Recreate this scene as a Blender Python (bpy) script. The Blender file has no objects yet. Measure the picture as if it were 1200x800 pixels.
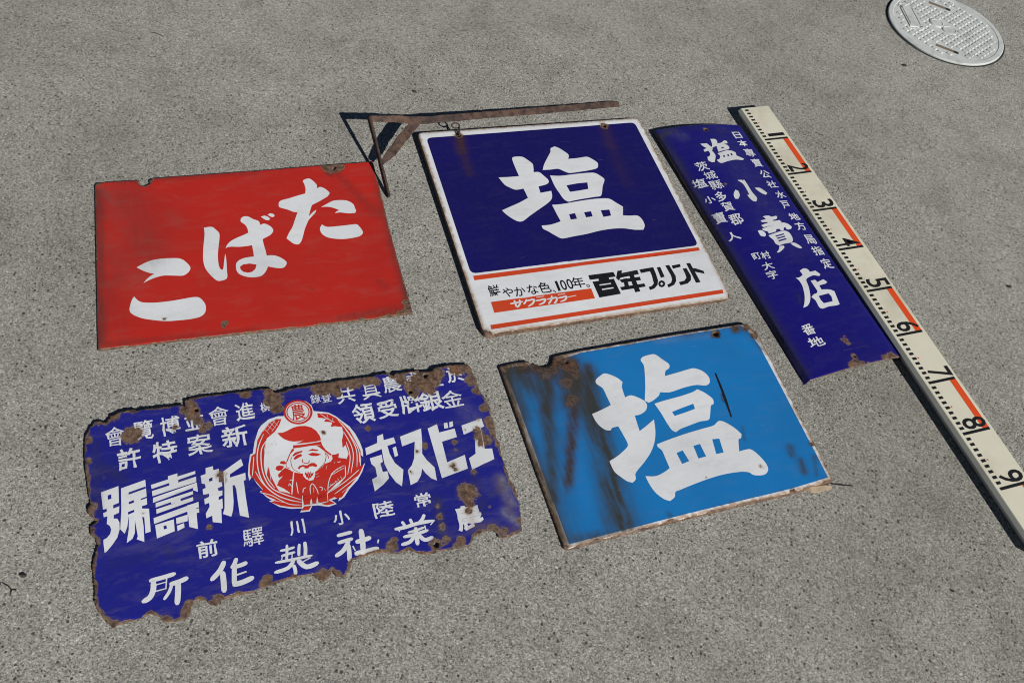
import bpy, bmesh, math, random
import numpy as np
from mathutils import Vector, Matrix, noise
from mathutils.geometry import delaunay_2d_cdt
random.seed(7)
scene = bpy.context.scene
COL = scene.collection

# ------------------------------------------------------------------ camera, sky, sun, exposure
cam_data = bpy.data.cameras.new("camera")
cam_data.sensor_fit = 'HORIZONTAL'; cam_data.sensor_width = 36.0; cam_data.lens = 32.036
cam_data.clip_start = 0.02; cam_data.clip_end = 500.0
cam = bpy.data.objects.new("camera", cam_data); COL.objects.link(cam)
cam.matrix_world = Matrix(((0.96960458, -0.24467727, 0.0, 0.0),
                           (0.19329535, 0.76598884, -0.61310521, 0.0),
                           (0.15001291, 0.59446962, 0.79000126, 1.146),
                           (0, 0, 0, 1)))
scene.camera = cam
SUN_ELEV, SUN_AZ = math.radians(33.5), math.radians(-40.0)     # direction towards the sun
world = bpy.data.worlds.new("World"); scene.world = world; world.use_nodes = True
wn = world.node_tree.nodes; wl = world.node_tree.links
sky = wn.new('ShaderNodeTexSky'); sky.sky_type = 'NISHITA'; sky.sun_disc = False
sky.sun_elevation = SUN_ELEV; sky.air_density = 0.45; sky.dust_density = 0.3; sky.altitude = 1500.0
sky.sun_rotation = math.radians(90) - SUN_AZ
bg = wn['Background']; bg.inputs['Strength'].default_value = 0.05
wl.new(sky.outputs['Color'], bg.inputs['Color'])
sun_data = bpy.data.lights.new("sun", 'SUN'); sun_data.energy = 5.0; sun_data.angle = math.radians(0.5)
sun_data.color = (1.0, 0.97, 0.92)
sun = bpy.data.objects.new("sun", sun_data); COL.objects.link(sun)
sdir = Vector((math.cos(SUN_ELEV)*math.cos(SUN_AZ), math.cos(SUN_ELEV)*math.sin(SUN_AZ), math.sin(SUN_ELEV)))
sun.rotation_euler = sdir.to_track_quat('Z', 'Y').to_euler(); sun.location = sdir*8
scene.view_settings.view_transform = 'Standard'; scene.view_settings.look = 'None'
scene.render.engine = 'CYCLES'; scene.cycles.filter_width = 1.05
scene.view_settings.exposure = 0.0; scene.view_settings.gamma = 1.0

# ------------------------------------------------------------------ measured data (tenths of a millimetre, in each sign's own plane)
FR = {
 'red': ([-0.45038, 0.94439, 0.0045], [0.892555, 0.450939, 0.0], [-0.450937, 0.892551, 0.002869], [0.001294, -0.002561, 0.999996]),
 'white': ([0.04331, 1.1952, 0.01075], [0.883374, 0.468604, -0.007791], [-0.468575, 0.883407, 0.005387], [0.009407, -0.001108, 0.999955]),
 'blue': ([0.25846, 0.8048, 0.00725], [0.874412, 0.48512, 0.007924], [-0.485162, 0.874412, 0.004648], [-0.004674, -0.007909, 0.999958]),
 'ragged': ([-0.22666, 0.5674, 0.00562], [0.877056, 0.480386, 0.001399], [-0.480376, 0.87701, 0.009654], [0.00341, -0.009139, 0.999952]),
 'curved': ([0.41057, 1.26258, 0.0], [0.861498, 0.507761, -0.0], [-0.507761, 0.861498, 0.0], [0.0, 0.0, 1.0]),
}
CURVED_HALF_WIDTH, CURVED_RISE, CURVED_BASE, CURVED_ROLL = 0.09756, 0.008, 0.001, 0.01
CURVED_END = [3096, 2945, -2993, -3048]
SHAPES = [
 ('red','character','white',1,1,['-1741,-220 -1618,-146 -1495,-102 -1329,-92 -1119,-116 -1043,-164 -970,-273 -949,-345 -981,-424 -1063,-485 -1176,-472 -1347,-445 -1451,-461 -1547,-496 -1652,-552 -1598,-477 -1535,-418 -1486,-389 -1567,-356 -1659,-294', '-1797,-802 -1741,-891 -1676,-935 -1510,-965 -1290,-969 -1102,-955 -955,-942 -862,-963 -798,-1066 -779,-1162 -803,-1274 -873,-1336 -1010,-1361 -1195,-1359 -1362,-1347 -1526,-1304 -1689,-1245 -1802,-1172 -1857,-1109 -1871,-1043 -1851,-932 -1823,-844'],[]),
 ('red','character','white',1,1,['-681,493 -559,495 -498,422 -455,338 -462,216 -493,32 -517,-149 -521,-331 -504,-423 -474,-454 -454,-408 -436,-297 -411,-163 -400,-114 -396,-211 -400,-347 -407,-482 -410,-582 -426,-639 -477,-667 -550,-672 -595,-637 -666,-523 -727,-381 -746,-209 -733,-28 -710,154 -683,339', '-385,-1 -354,72 -289,146 -191,204 -85,250 0,294 -4,383 -29,471 -82,538 -95,577 -78,636 -26,671 41,653 111,588 184,542 204,490 207,441 253,465 303,453 373,384 399,315 389,260 334,195 242,143 209,123 214,9 228,-134 233,-239 333,-248 412,-287 488,-360 526,-434 495,-506 458,-535 399,-538 302,-508 226,-475 187,-565 120,-646 52,-669 -47,-667 -141,-635 -225,-574 -259,-502 -264,-423 -252,-345 -205,-283 -118,-245 -18,-235 32,-235 35,-131 29,14 -60,3 -177,4 -292,22 -350,18', '237,629 299,646 356,607 380,566 356,533 314,543 274,580', '350,664 400,688 441,670 465,630 436,597 399,609'],['-202,-420 -148,-378 -49,-373 55,-410 29,-498 -26,-553 -93,-564 -164,-534 -199,-477']),
 ('red','character','white',1,1,['559,882 576,937 620,971 736,999 887,1046 1030,1085 1051,1195 1046,1314 1031,1382 1060,1420 1138,1442 1189,1398 1229,1329 1253,1267 1246,1185 1303,1214 1364,1178 1419,1106 1439,1045 1399,979 1326,929 1218,861 1113,804 1092,772 1052,663 1015,544 1087,625 1160,684 1134,619 1057,527 999,456 954,362 908,257 853,89 817,-3 771,-61 724,-62 674,-27 622,44 589,91 642,204 713,326 771,473 844,662 782,674 687,742 590,792 558,825', '1248,735 1355,798 1462,855 1562,862 1690,840 1764,784 1803,722 1812,628 1820,581 1794,527 1704,527 1610,550 1548,569 1457,564 1487,599 1540,622 1482,668 1407,712 1329,732', '1204,330 1274,266 1417,259 1579,260 1709,266 1781,257 1823,174 1848,82 1831,28 1766,-18 1642,-39 1513,-44 1389,-24 1268,18 1198,77 1161,148 1157,247'],[]),
 ('white','character','white',3,1,['-1038,1025 -841,1011 -649,1011 -654,1224 -649,1446 -624,1505 -552,1518 -433,1497 -360,1405 -299,1291 -315,1184 -345,1075 -240,1062 -175,953 -131,857 -140,791 -205,742 -365,709 -380,546 -161,571 -184,449 -231,358 -332,274 -546,142 -756,13 -891,-78 -956,-94 -1020,-69 -1109,30 -1173,132 -1208,215 -1060,274 -843,357 -649,451 -654,575 -663,690 -807,676 -898,737 -981,829', '-155,1109 -83,1250 62,1451 149,1569 185,1665 280,1706 346,1658 421,1557 474,1459 458,1387 424,1343 619,1343 815,1357 900,1288 971,1181 953,1092 904,1033 743,1001 521,982 331,976 244,1033 149,1108 2,1104', '-60,956 128,926 397,936 667,939 823,920 902,839 952,733 857,568 738,333 605,316 388,300 171,277 75,262 7,332 -24,472 -58,683', '-260,226 -56,222 240,251 508,267 718,263 867,234 959,123 1054,8 974,-201 1093,-224 1245,-244 1298,-345 1292,-494 1226,-593 1063,-570 876,-512 676,-490 413,-502 141,-544 -119,-565 -339,-584 -427,-511 -535,-384 -606,-311 -607,-236 -437,-237 -230,-185 -248,31'],['169,672 395,696 594,696 554,530 356,510 182,501', '-21,-39 97,-26 91,-163 -34,-169', '272,-29 410,-21 398,-149 267,-154', '600,-23 769,-29 749,-177 592,-189']),
 ('white','stripe','orange',1,0,['-2114,-1167 2098,-1143 2095,-1219 -2117,-1265'],[]),
 ('white','stripe','orange',1,0,['-2110,-2202 2125,-2135 2111,-2219 -2113,-2289'],[]),
 ('white','name_band','orange',1,0,['-1971,-1751 -202,-1742 -208,-1957 -1977,-1976'],[]),
 ('white','black_lettering','black',1,0,['-155,-1459 313,-1456 321,-1562 -161,-1561', '-2,-1546 194,-1542 174,-1637 -11,-1636', '-130,-1606 268,-1600 274,-1936 -127,-1955', '313,-1595 395,-1443 480,-1441 414,-1582 340,-1651', '394,-1507 758,-1475 752,-1570 383,-1600', '357,-1637 746,-1628 740,-1705 379,-1706', '432,-1628 505,-1625 472,-1835 388,-1836', '309,-1795 770,-1782 770,-1853 317,-1867', '572,-1534 655,-1532 636,-1937 537,-1944', '800,-1472 1071,-1458 1065,-1595 1044,-1753 999,-1846 908,-1918 816,-1938 819,-1870 885,-1857 941,-1809 973,-1640 977,-1538 800,-1554', '1016,-1829 1056,-1778 1111,-1763 1148,-1792 1144,-1849 1103,-1900 1048,-1915 1012,-1886', '1134,-1473 1203,-1469 1195,-1697 1117,-1708', '1308,-1455 1384,-1452 1402,-1706 1367,-1817 1297,-1894 1169,-1937 1171,-1874 1257,-1844 1304,-1778 1320,-1693', '1425,-1473 1593,-1462 1578,-1526 1419,-1546', '1596,-1573 1672,-1570 1682,-1749 1640,-1846 1552,-1905 1407,-1925 1401,-1852 1520,-1836 1582,-1778 1595,-1692', '1714,-1463 1788,-1468 1798,-1914 1708,-1918', '1767,-1584 1836,-1601 1958,-1679 1953,-1747 1780,-1670'],['-33,-1684 181,-1681 181,-1706 -33,-1709', '-22,-1782 193,-1776 191,-1804 -23,-1810', '1052,-1835 1093,-1806 1107,-1843 1066,-1872']),
 ('blue','character','white',2,1,['-1083,395 -908,434 -736,483 -741,635 -750,797 -819,901 -799,971 -696,1031 -614,1054 -524,1002 -443,927 -393,842 -441,751 -461,565 -362,584 -273,532 -183,441 -173,351 -238,266 -347,223 -437,224 -452,99 -468,-51 -327,13 -166,93 -226,-106 -313,-276 -444,-433 -604,-562 -725,-643 -812,-712 -840,-795 -909,-839 -978,-798 -1045,-711 -1106,-607 -1117,-460 -1113,-425 -983,-382 -831,-307 -739,-235 -741,-84 -763,100 -863,96 -906,59 -974,82 -1044,174 -1075,277', '-176,441 -63,686 33,940 70,1071 59,1174 116,1223 231,1240 336,1230 416,1120 492,1002 460,929 383,893 333,804 577,824 768,843 876,841 988,764 1043,645 1012,532 917,493 773,536 554,533 289,501 127,536 85,480 -49,413 -127,393', '-45,356 128,375 420,395 648,423 755,458 842,373 923,239 898,148 839,123 753,-29 687,-108 548,-103 360,-128 172,-159 87,-194 39,-147 11,-12 -10,178', '-295,-324 -131,-297 198,-256 524,-231 724,-217 840,-161 929,-200 1041,-337 1098,-460 1055,-524 1009,-532 924,-730 1026,-724 1125,-740 1202,-866 1247,-1019 1230,-1121 1147,-1178 1043,-1175 954,-1143 911,-1091 791,-1053 525,-1032 245,-1045 -41,-1079 -256,-1112 -338,-1126 -384,-1199 -478,-1242 -554,-1191 -633,-1072 -671,-929 -680,-782 -524,-818 -359,-782 -265,-742 -262,-597 -260,-439 -298,-370'],['173,156 364,190 573,220 559,127 376,100 184,79', '-57,-532 55,-511 80,-704 -48,-723', '252,-478 370,-469 371,-691 238,-695', '595,-437 711,-453 673,-690 545,-689']),
 ('blue','scratch','black',2,0,['1172,684 1199,679 1176,389 1146,161 1091,-140 1065,-146 1094,124 1134,373'],[]),
 ('ragged','character','white',1,0,['-2603,388 -2385,429 -2393,184 -2465,166 -2468,116 -2392,132 -2402,40 -2467,22 -2470,-28 -2428,-38 -2406,-94 -2409,-193 -2444,-301 -2505,-385 -2578,-464 -2604,-474 -2610,-343 -2608,-294 -2568,-279 -2524,-232 -2509,-170 -2524,-116 -2557,-83 -2544,23 -2587,19 -2593,80 -2548,91 -2545,133 -2591,130', '-2356,387 -2051,447 -2051,349 -2053,200 -2055,79 -2121,69 -2120,34 -2038,15 -2040,-95 -2043,-314 -2107,-323 -2104,-97 -2129,-83 -2122,-228 -2130,-438 -2218,-380 -2201,-342 -2212,-207 -2219,-104 -2232,-285 -2266,-360 -2339,-403 -2301,-219 -2285,-21 -2317,-182 -2342,-243 -2355,-269 -2402,-195 -2372,67'],['-2524,323 -2480,329 -2481,265 -2524,257', '-2270,306 -2054,348 -2054,316 -2268,273', '-2127,179 -2050,196 -2050,175 -2128,159', '-2275,165 -2211,180 -2213,142 -2277,131', '-2293,23 -2216,40 -2219,6 -2296,-15']),
 ('ragged','character','white',1,0,['-1988,354 -1770,390 -1765,438 -1644,455 -1649,406 -1417,441 -1419,396 -1983,293', '-1757,382 -1640,396 -1649,276 -1760,277', '-1982,261 -1415,354 -1421,273 -1981,184', '-1977,159 -1415,264 -1416,121 -1473,160 -1470,195 -1983,86', '-1951,74 -1477,148 -1480,101 -1956,13', '-1765,71 -1643,90 -1642,26 -1763,23', '-1951,-15 -1484,61 -1487,6 -1953,-81', '-1994,-134 -1425,-24 -1427,-103 -1994,-218', '-1569,-46 -1460,-32 -1473,-410 -1574,-356', '-1577,-130 -1429,-118 -1431,-180 -1577,-193', '-1723,-197 -1575,-178 -1585,-269 -1725,-282', '-1723,-305 -1633,-288 -1633,-350 -1721,-382', '-1983,-236 -1751,-206 -1756,-374 -1977,-427'],['-1886,-274 -1848,-268 -1846,-317 -1882,-321']),
 ('ragged','character','white',1,0,['-1357,352 -1289,366 -1280,455 -1185,464 -1186,401 -1113,406 -1120,320 -1140,201 -1098,205 -1100,135 -1164,117 -1155,74 -1107,71 -1116,1 -1165,-12 -1171,-59 -1122,-46 -1132,-187 -1154,-198 -1171,-397 -1281,-356 -1277,-263 -1353,-284 -1352,-214 -1294,-125 -1295,-70 -1350,-81 -1348,-2 -1285,16 -1280,63 -1355,64 -1353,144 -1310,158 -1317,217 -1356,234 -1353,290', '-1059,356 -809,493 -794,388 -983,289 -989,241 -782,269 -790,162 -819,153 -825,-98 -825,-401 -934,-344 -934,-138 -930,55 -943,115 -970,117 -987,-125 -1010,-247 -1044,-334 -1142,-271 -1112,-192 -1078,89'],['-1255,284 -1209,299 -1215,243 -1259,241']),
 ('ragged','character','white',1,0,['871,299 1052,344 1076,454 1163,473 1152,370 1301,385 1309,288 1183,268 1186,136 1224,-22 1316,-153 1275,-290 1238,-399 1171,-320 1110,-162 1080,-8 1085,121 1094,235 863,185', '1247,220 1299,233 1297,83 1245,70', '899,125 1074,146 1065,32 1024,14 1030,-125 1095,-125 1090,-239 995,-316 859,-392 860,-205 938,-177 945,-33 903,32'],[]),
 ('ragged','character','white',1,0,['1391,376 1718,441 1683,235 1634,37 1672,-75 1753,-214 1733,-421 1664,-369 1606,-273 1577,-193 1535,-294 1465,-378 1360,-408 1376,-175 1449,-109 1506,-10 1578,249 1386,214'],[]),
 ('ragged','character','white',1,0,['1811,420 1962,462 1959,320 2196,337 2191,192 1961,165 1948,-174 2226,-113 2210,-335 1812,-402 1812,-116', '2063,455 2116,457 2109,366 2048,365', '2147,456 2200,459 2184,375 2127,368'],[]),
 ('ragged','character','white',1,0,['2307,363 2631,423 2634,283 2576,265 2537,-77 2645,-95 2627,-269 2265,-366 2271,-180 2384,-129 2475,248 2299,208'],[]),
 ('ragged','emblem_ground','white',1,0,['-135,1108 -76,1212 18,1270 115,1275 204,1231 265,1153 279,1047 360,1022 480,978 572,895 640,803 726,696 784,557 818,412 832,273 814,167 787,209 776,127 746,13 821,68 752,-60 666,-171 530,-281 437,-387 347,-430 371,-383 264,-392 321,-462 206,-481 76,-428 -2,-417 -45,-490 -171,-476 -133,-425 -276,-398 -423,-335 -543,-217 -495,-228 -563,-156 -635,-48 -588,-59 -658,71 -699,197 -747,138 -753,232 -722,389 -682,535 -647,539 -595,721 -519,901 -468,965 -354,1041 -225,1064 -144,1047'],[]),
 ('ragged','wreath','red',2,0,['-183,1004 -253,1019 -353,978 -463,864 -553,736 -612,531 -666,507 -703,385 -727,249 -720,190 -685,158 -670,120 -594,-35 -620,-75 -534,-162 -446,-228 -517,-245 -402,-324 -273,-376 -130,-410 -112,-305 -187,-220 -295,-149 -387,-105 -415,-30 -453,117 -475,298 -520,133 -512,390 -485,575 -431,734 -305,818 -228,913', '323,999 476,954 567,870 635,779 714,635 762,449 799,268 789,221 741,38 793,38 717,-76 639,-153 513,-265 408,-380 345,-388 311,-357 225,-383 294,-445 191,-455 118,-415 86,-374 102,-286 222,-291 380,-211 504,-99 575,171 628,257 615,407 565,369 579,489 623,605 621,706 521,740 467,739 502,807 391,844 431,886 320,923'],[]),
 ('ragged','hat','red',2,0,['-271,792 -200,781 -130,801 -45,834 38,842 129,826 203,786 259,717 291,630 297,557 229,548 135,553 43,560 -48,574 -6,583 65,608 -3,602 -81,613 -143,637 -203,682 -247,739', '-97,556 13,540 146,534 293,534 296,478 244,485 139,497 33,499 -99,506', '216,480 296,478 328,392 397,298 381,282 321,354 294,392 251,448', '-99,506 -90,476 -151,428 -209,317 -224,320 -164,430 -120,498'],[]),
 ('ragged','robe','red',2,0,['-403,-16 -367,50 -300,110 -361,93 -366,140 -306,194 -255,228 -226,206 -192,176 -160,138 -99,110 -38,88 -38,50 -14,0 31,-40 84,-37 113,16 131,80 204,117 273,171 363,189 397,228 396,291 449,287 498,296 478,226 578,188 554,70 506,-73 450,-121 360,-175 239,-260 205,-303 160,-337 18,-334 -105,-305 -187,-257 -241,-201 -259,-153 -324,-79', '-384,234 -365,275 -319,280 -264,253 -305,201 -357,201', '-314,310 -296,344 -245,333 -226,290 -266,284'],[]),
 ('ragged','face','red',3,0,['-134,390 -84,435 13,444 17,425 -60,404 -117,380', '83,422 156,441 233,408 216,392 150,411', '-123,344 -76,386 -14,397 4,365 -43,348 -109,322', '79,367 145,381 210,357 258,328 187,317 124,334', '-94,177 -66,212 -15,219 40,197 98,224 145,215 174,173 156,146 111,172 69,175 40,176 -20,191 -52,187 -71,164', '-16,79 6,101 16,68 38,103 48,67 69,98 79,57 107,78 93,36 68,20 56,-4 43,14 23,-30 18,17 2,14 -5,49', '-16,179 31,181 66,170 46,153 7,156'],[]),
 ('ragged','bow','red',5,0,['-99,-308 -9,-320 -21,-390 -103,-380', '93,-334 205,-315 202,-378 89,-388', '15,-330 70,-338 60,-395 9,-390', '-148,-459 -100,-408 -14,-419 -55,-470', '122,-418 235,-413 296,-454 211,-457', '-83,-262 -45,-262 -11,-297 -80,-290', '108,-306 162,-289 202,-291 158,-308'],[]),
 ('curved','character','white',1,1,['-240,2489 -102,2478 -75,2411 -45,2327 -92,2258 -85,2226 -85,2118 -187,1955 -244,1960 -294,2022 -278,2080 -274,2110 -200,2140 -165,2210 -169,2272 -259,2260 -252,2320 -166,2349 -210,2405', '31,2581 126,2567 149,2516 123,2441 211,2445 315,2501 363,2474 343,2413 265,2406 123,2394 92,2383 -67,2331 2,2444', '70,2386 215,2406 307,2370 323,2305 284,2247 161,2232 26,2207 48,2296', '-18,2168 215,2219 326,2196 385,2143 361,2052 420,2000 479,1948 424,1916 290,1944 112,1932 -61,1900 -109,1946 -116,2002 -47,2020 5,2096'],['146,2322 210,2325 201,2295 139,2285', '60,2087 107,2098 105,2056 62,2044', '165,2102 204,2115 203,2066 162,2053', '249,2121 290,2128 287,2076 247,2066']),
 ('curved','character','white',1,1,['30,1406 176,1397 180,1293 172,1061 191,899 129,809 71,834 42,910 31,998 81,1004 99,1189 92,1307', '-133,1174 -94,1137 -118,1026 -197,942 -249,954 -247,1024 -206,1102', '285,1155 387,1141 444,1068 479,991 424,948 363,990 306,1085'],[]),
 ('curved','character','white',1,1,['-39,340 88,353 82,379 57,422 123,435 201,421 227,392 339,400 343,362 292,319 213,312 217,281 349,286 368,234 292,208 -65,173 -87,226 -3,247 76,256 69,282 -28,296', '-111,145 111,188 385,219 476,170 517,91 468,47 396,37 367,61 377,96 331,91 302,41 233,32 229,82 155,82 126,31 -42,9 -36,57 -111,109', '-218,119 -148,116 -107,59 -110,-1 -155,-45 -219,-14 -226,48', '-76,-32 111,4 291,23 370,-26 379,-137 339,-240 264,-276 137,-278 9,-302 -40,-244 -35,-161 -63,-83', '3,-312 93,-318 81,-363 -21,-426 -97,-453 -125,-440 -49,-385', '258,-287 342,-289 408,-358 434,-429 381,-438 322,-393 273,-333'],['56,-63 254,-40 250,-68 56,-92', '54,-118 245,-97 243,-125 54,-147', '53,-178 239,-154 232,-187 50,-212']),
 ('curved','character','white',1,1,['-86,-1064 1,-1064 86,-1025 82,-927 191,-891 256,-931 260,-988 393,-982 440,-1073 392,-1108 283,-1076 150,-1107 86,-1150 50,-1294 -33,-1494 -114,-1610 -205,-1681 -298,-1698 -216,-1599 -126,-1446 -56,-1244 -57,-1120', '164,-1179 259,-1178 276,-1233 430,-1192 473,-1260 418,-1293 267,-1309 259,-1403 421,-1431 492,-1483 459,-1614 422,-1769 349,-1784 176,-1778 41,-1798 -6,-1753 8,-1610 -25,-1522 54,-1472 109,-1464 158,-1425 161,-1317'],['121,-1526 346,-1508 362,-1584 323,-1685 129,-1694 113,-1619']),
]
STROKES = [
 ('ragged','+face','red',3,[(11, '0,309 -14,273 5,246 39,231 70,239 84,275'), (8, '-140,379 -162,322 -164,230 -136,163 -73,111'), (8, '314,356 316,278 271,179 176,108'), (10, '323,330 343,295 344,240'), (8, '-219,319 -237,262 -219,212 -191,221')]),
 ('ragged','robe_lines','white',4,[(12, '241,-252 268,-139 322,-31 402,42 531,90'), (8, '337,-19 423,15 524,53'), (13, '542,88 515,-75 449,-128 331,-191'), (11, '285,-158 322,-167 329,-146'), (10, '365,-116 377,-167'), (10, '403,-87 432,-159'), (10, '447,-67 468,-132'), (8, '344,17 324,-16'), (8, '388,38 371,4'), (8, '432,59 418,23'), (8, '482,78 469,43'), (12, '9,-243 20,-142 61,-92 102,-191 108,-266'), (10, '64,-152 56,-232'), (12, '-87,-199 -71,-144 -34,-130'), (12, '141,-158 178,-182 161,-227'), (11, '199,-195 215,-235'), (16, '-234,-195 -205,-61 -172,66 -149,154'), (9, '-256,-57 -235,-25 -215,-81'), (10, '-228,19 -197,26 -169,5'), (11, '-145,-23 -148,-104 -149,-200'), (8, '268,180 232,126'), (8, '304,144 277,86'), (8, '124,41 167,46'), (8, '126,-5 172,3'), (8, '447,171 470,150 493,168'), (8, '403,150 421,177'), (7, '29,96 31,35'), (7, '67,87 57,29')]),
 ('ragged','wreath_lines','white',4,[(15, '-460,814 -552,639 -602,433 -604,198 -546,0 -417,-167 -256,-276 -118,-338'), (15, '-422,720 -520,583 -557,352 -545,138 -473,-44 -337,-162 -112,-305'), (12, '-458,618 -519,344 -510,131 -438,-48'), (12, '-638,489 -670,330 -699,197'), (11, '-651,256 -581,54 -467,-110'), (11, '-594,103 -518,-52'), (12, '-461,260 -469,75'), (11, '-639,-70 -493,-149 -303,-318 -134,-373'), (14, '-513,-213 -356,-283'), (12, '-353,978 -464,852'), (12, '-277,999 -403,851'), (12, '-217,986 -345,826'), (9, '-397,962 -321,846'), (9, '-351,990 -286,876'), (9, '-307,1006 -246,905'), (9, '-437,896 -380,797'), (12, '631,754 710,510 744,280 696,24'), (12, '627,629 686,391 681,196 597,-49'), (12, '631,453 638,206 549,-62'), (12, '583,841 694,589 774,298 742,86'), (12, '719,-17 515,-149 267,-267'), (12, '678,-115 502,-216 319,-313'), (12, '561,-230 421,-314'), (9, '362,978 459,867 532,801'), (9, '453,946 459,867'), (9, '526,879 504,820'), (9, '377,885 459,867'), (17, '236,-214 397,-122'), (17, '-101,-240 -131,-414'), (17, '226,-292 213,-403'), (14, '5,-310 -12,-430'), (14, '85,-310 68,-426'), (14, '-126,-388 0,-404 80,-406 221,-405')]),
 ('ragged','emblem_crest','red',3,[(30, '246,1033 239,1004 227,977 211,952 192,930 169,912 144,898 117,888 88,882 59,882 30,886 2,894 -24,907 -49,923 -71,944 -89,967 -104,994 -115,1022 -122,1051 -124,1081 -122,1111 -115,1140 -103,1167 -88,1192 -69,1214 -46,1233 -21,1248 6,1258 35,1264 64,1265 94,1262 122,1253 150,1240 175,1223 197,1202 215,1178 230,1152 241,1123 248,1093 249,1063 246,1033'), (14, '213,1040 207,1017 198,995 185,975 169,958 151,943 130,932 108,924 84,919 60,919 37,922 13,929 -9,939 -29,953 -47,969 -62,988 -75,1010 -84,1032 -89,1056 -91,1080 -89,1104 -83,1127 -74,1149 -61,1169 -46,1187 -27,1202 -7,1213 16,1222 39,1226 63,1227 87,1224 111,1217 133,1207 154,1193 172,1176 188,1157 200,1135 209,1112 214,1088 216,1064 213,1040')]),
 ('ragged','character','white',1,[(59, '-2115,-978 -1951,-969 -1796,-952'), (68, '-2065,-975 -2076,-1103 -2126,-1194 -2219,-1229'), (34, '-2063,-1050 -1913,-1038'), (34, '-1910,-996 -1930,-1132'), (34, '-2084,-1132 -1925,-1123'), (62, '-1884,-1082 -1763,-1070 -1656,-1042'), (41, '-1856,-1084 -1893,-1173 -1966,-1264'), (69, '-1780,-1066 -1794,-1210 -1820,-1368')]),
 ('ragged','character','white',1,[(66, '-1204,-925 -1273,-1041 -1398,-1150'), (70, '-1244,-1060 -1247,-1198 -1256,-1344'), (53, '-1053,-921 -1090,-996 -1133,-1049'), (57, '-1120,-1035 -1017,-1032 -931,-1012'), (62, '-1095,-1033 -1111,-1156 -1126,-1277'), (52, '-1101,-1153 -957,-1133'), (70, '-1148,-1267 -1025,-1265 -879,-1228')]),
 ('ragged','character','white',1,[(35, '-511,-954 -412,-957 -320,-947'), (35, '-508,-1030 -422,-1022 -326,-1016'), (36, '-412,-890 -429,-997 -453,-1113'), (30, '-510,-1079 -489,-1026'), (30, '-383,-1101 -363,-1013'), (39, '-256,-915 -277,-1004 -290,-1083'), (47, '-185,-903 -192,-1010 -218,-1130'), (38, '-597,-1101 -384,-1110 -120,-1113'), (51, '-360,-1124 -453,-1211 -627,-1230'), (65, '-314,-1130 -223,-1250 -60,-1226'), (46, '-375,-1184 -366,-1258 -372,-1322'), (33, '-151,-1137 -249,-1171')]),
 ('ragged','character','white',1,[(50, '234,-919 337,-914 440,-908'), (50, '225,-1022 331,-1011 432,-1003'), (59, '380,-1014 279,-1139 159,-1198'), (59, '354,-1062 346,-1184 324,-1305'), (39, '408,-1105 428,-1181'), (64, '453,-1062 555,-1056 667,-1041'), (71, '559,-894 548,-1054 523,-1221'), (69, '410,-1218 562,-1219 735,-1213'), (42, '756,-1092 734,-1141')]),
 ('ragged','character','white',1,[(41, '1113,-908 1132,-949 1144,-995'), (41, '1230,-898 1238,-937 1244,-982'), (47, '1437,-878 1392,-942 1328,-990'), (52, '996,-997 1142,-1001 1317,-987 1551,-998'), (38, '1552,-993 1480,-1050'), (37, '1048,-991 1052,-1047'), (34, '1156,-1084 1266,-1080 1396,-1061'), (38, '1402,-1038 1401,-1112'), (48, '1082,-1134 1253,-1132 1435,-1114'), (58, '1277,-1033 1259,-1164 1242,-1293'), (52, '1238,-1147 1151,-1223 1030,-1236'), (57, '1289,-1147 1354,-1241 1475,-1228')]),
 ('white','character','white',2,[(29, '-1669,-1839 -1556,-1833 -1442,-1828'), (31, '-1582,-1779 -1580,-1851 -1587,-1919'), (31, '-1491,-1776 -1506,-1863 -1577,-1935')]),
 ('white','character','white',2,[(29, '-1369,-1791 -1405,-1843 -1449,-1884'), (32, '-1390,-1822 -1324,-1818 -1250,-1816 -1293,-1891 -1392,-1942')]),
 ('white','character','white',2,[(30, '-1195,-1781 -1057,-1776'), (32, '-1232,-1847 -1143,-1843 -1057,-1837 -1107,-1906 -1204,-1934')]),
 ('white','character','white',2,[(32, '-1032,-1846 -943,-1843 -856,-1838 -896,-1921 -943,-1943'), (32, '-924,-1785 -964,-1872 -1036,-1945')]),
 ('white','character','white',2,[(30, '-814,-1783 -683,-1780'), (32, '-850,-1851 -762,-1846 -682,-1839 -729,-1905 -823,-1931')]),
 ('white','character','white',2,[(32, '-658,-1857 -510,-1847')]),
]
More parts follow.
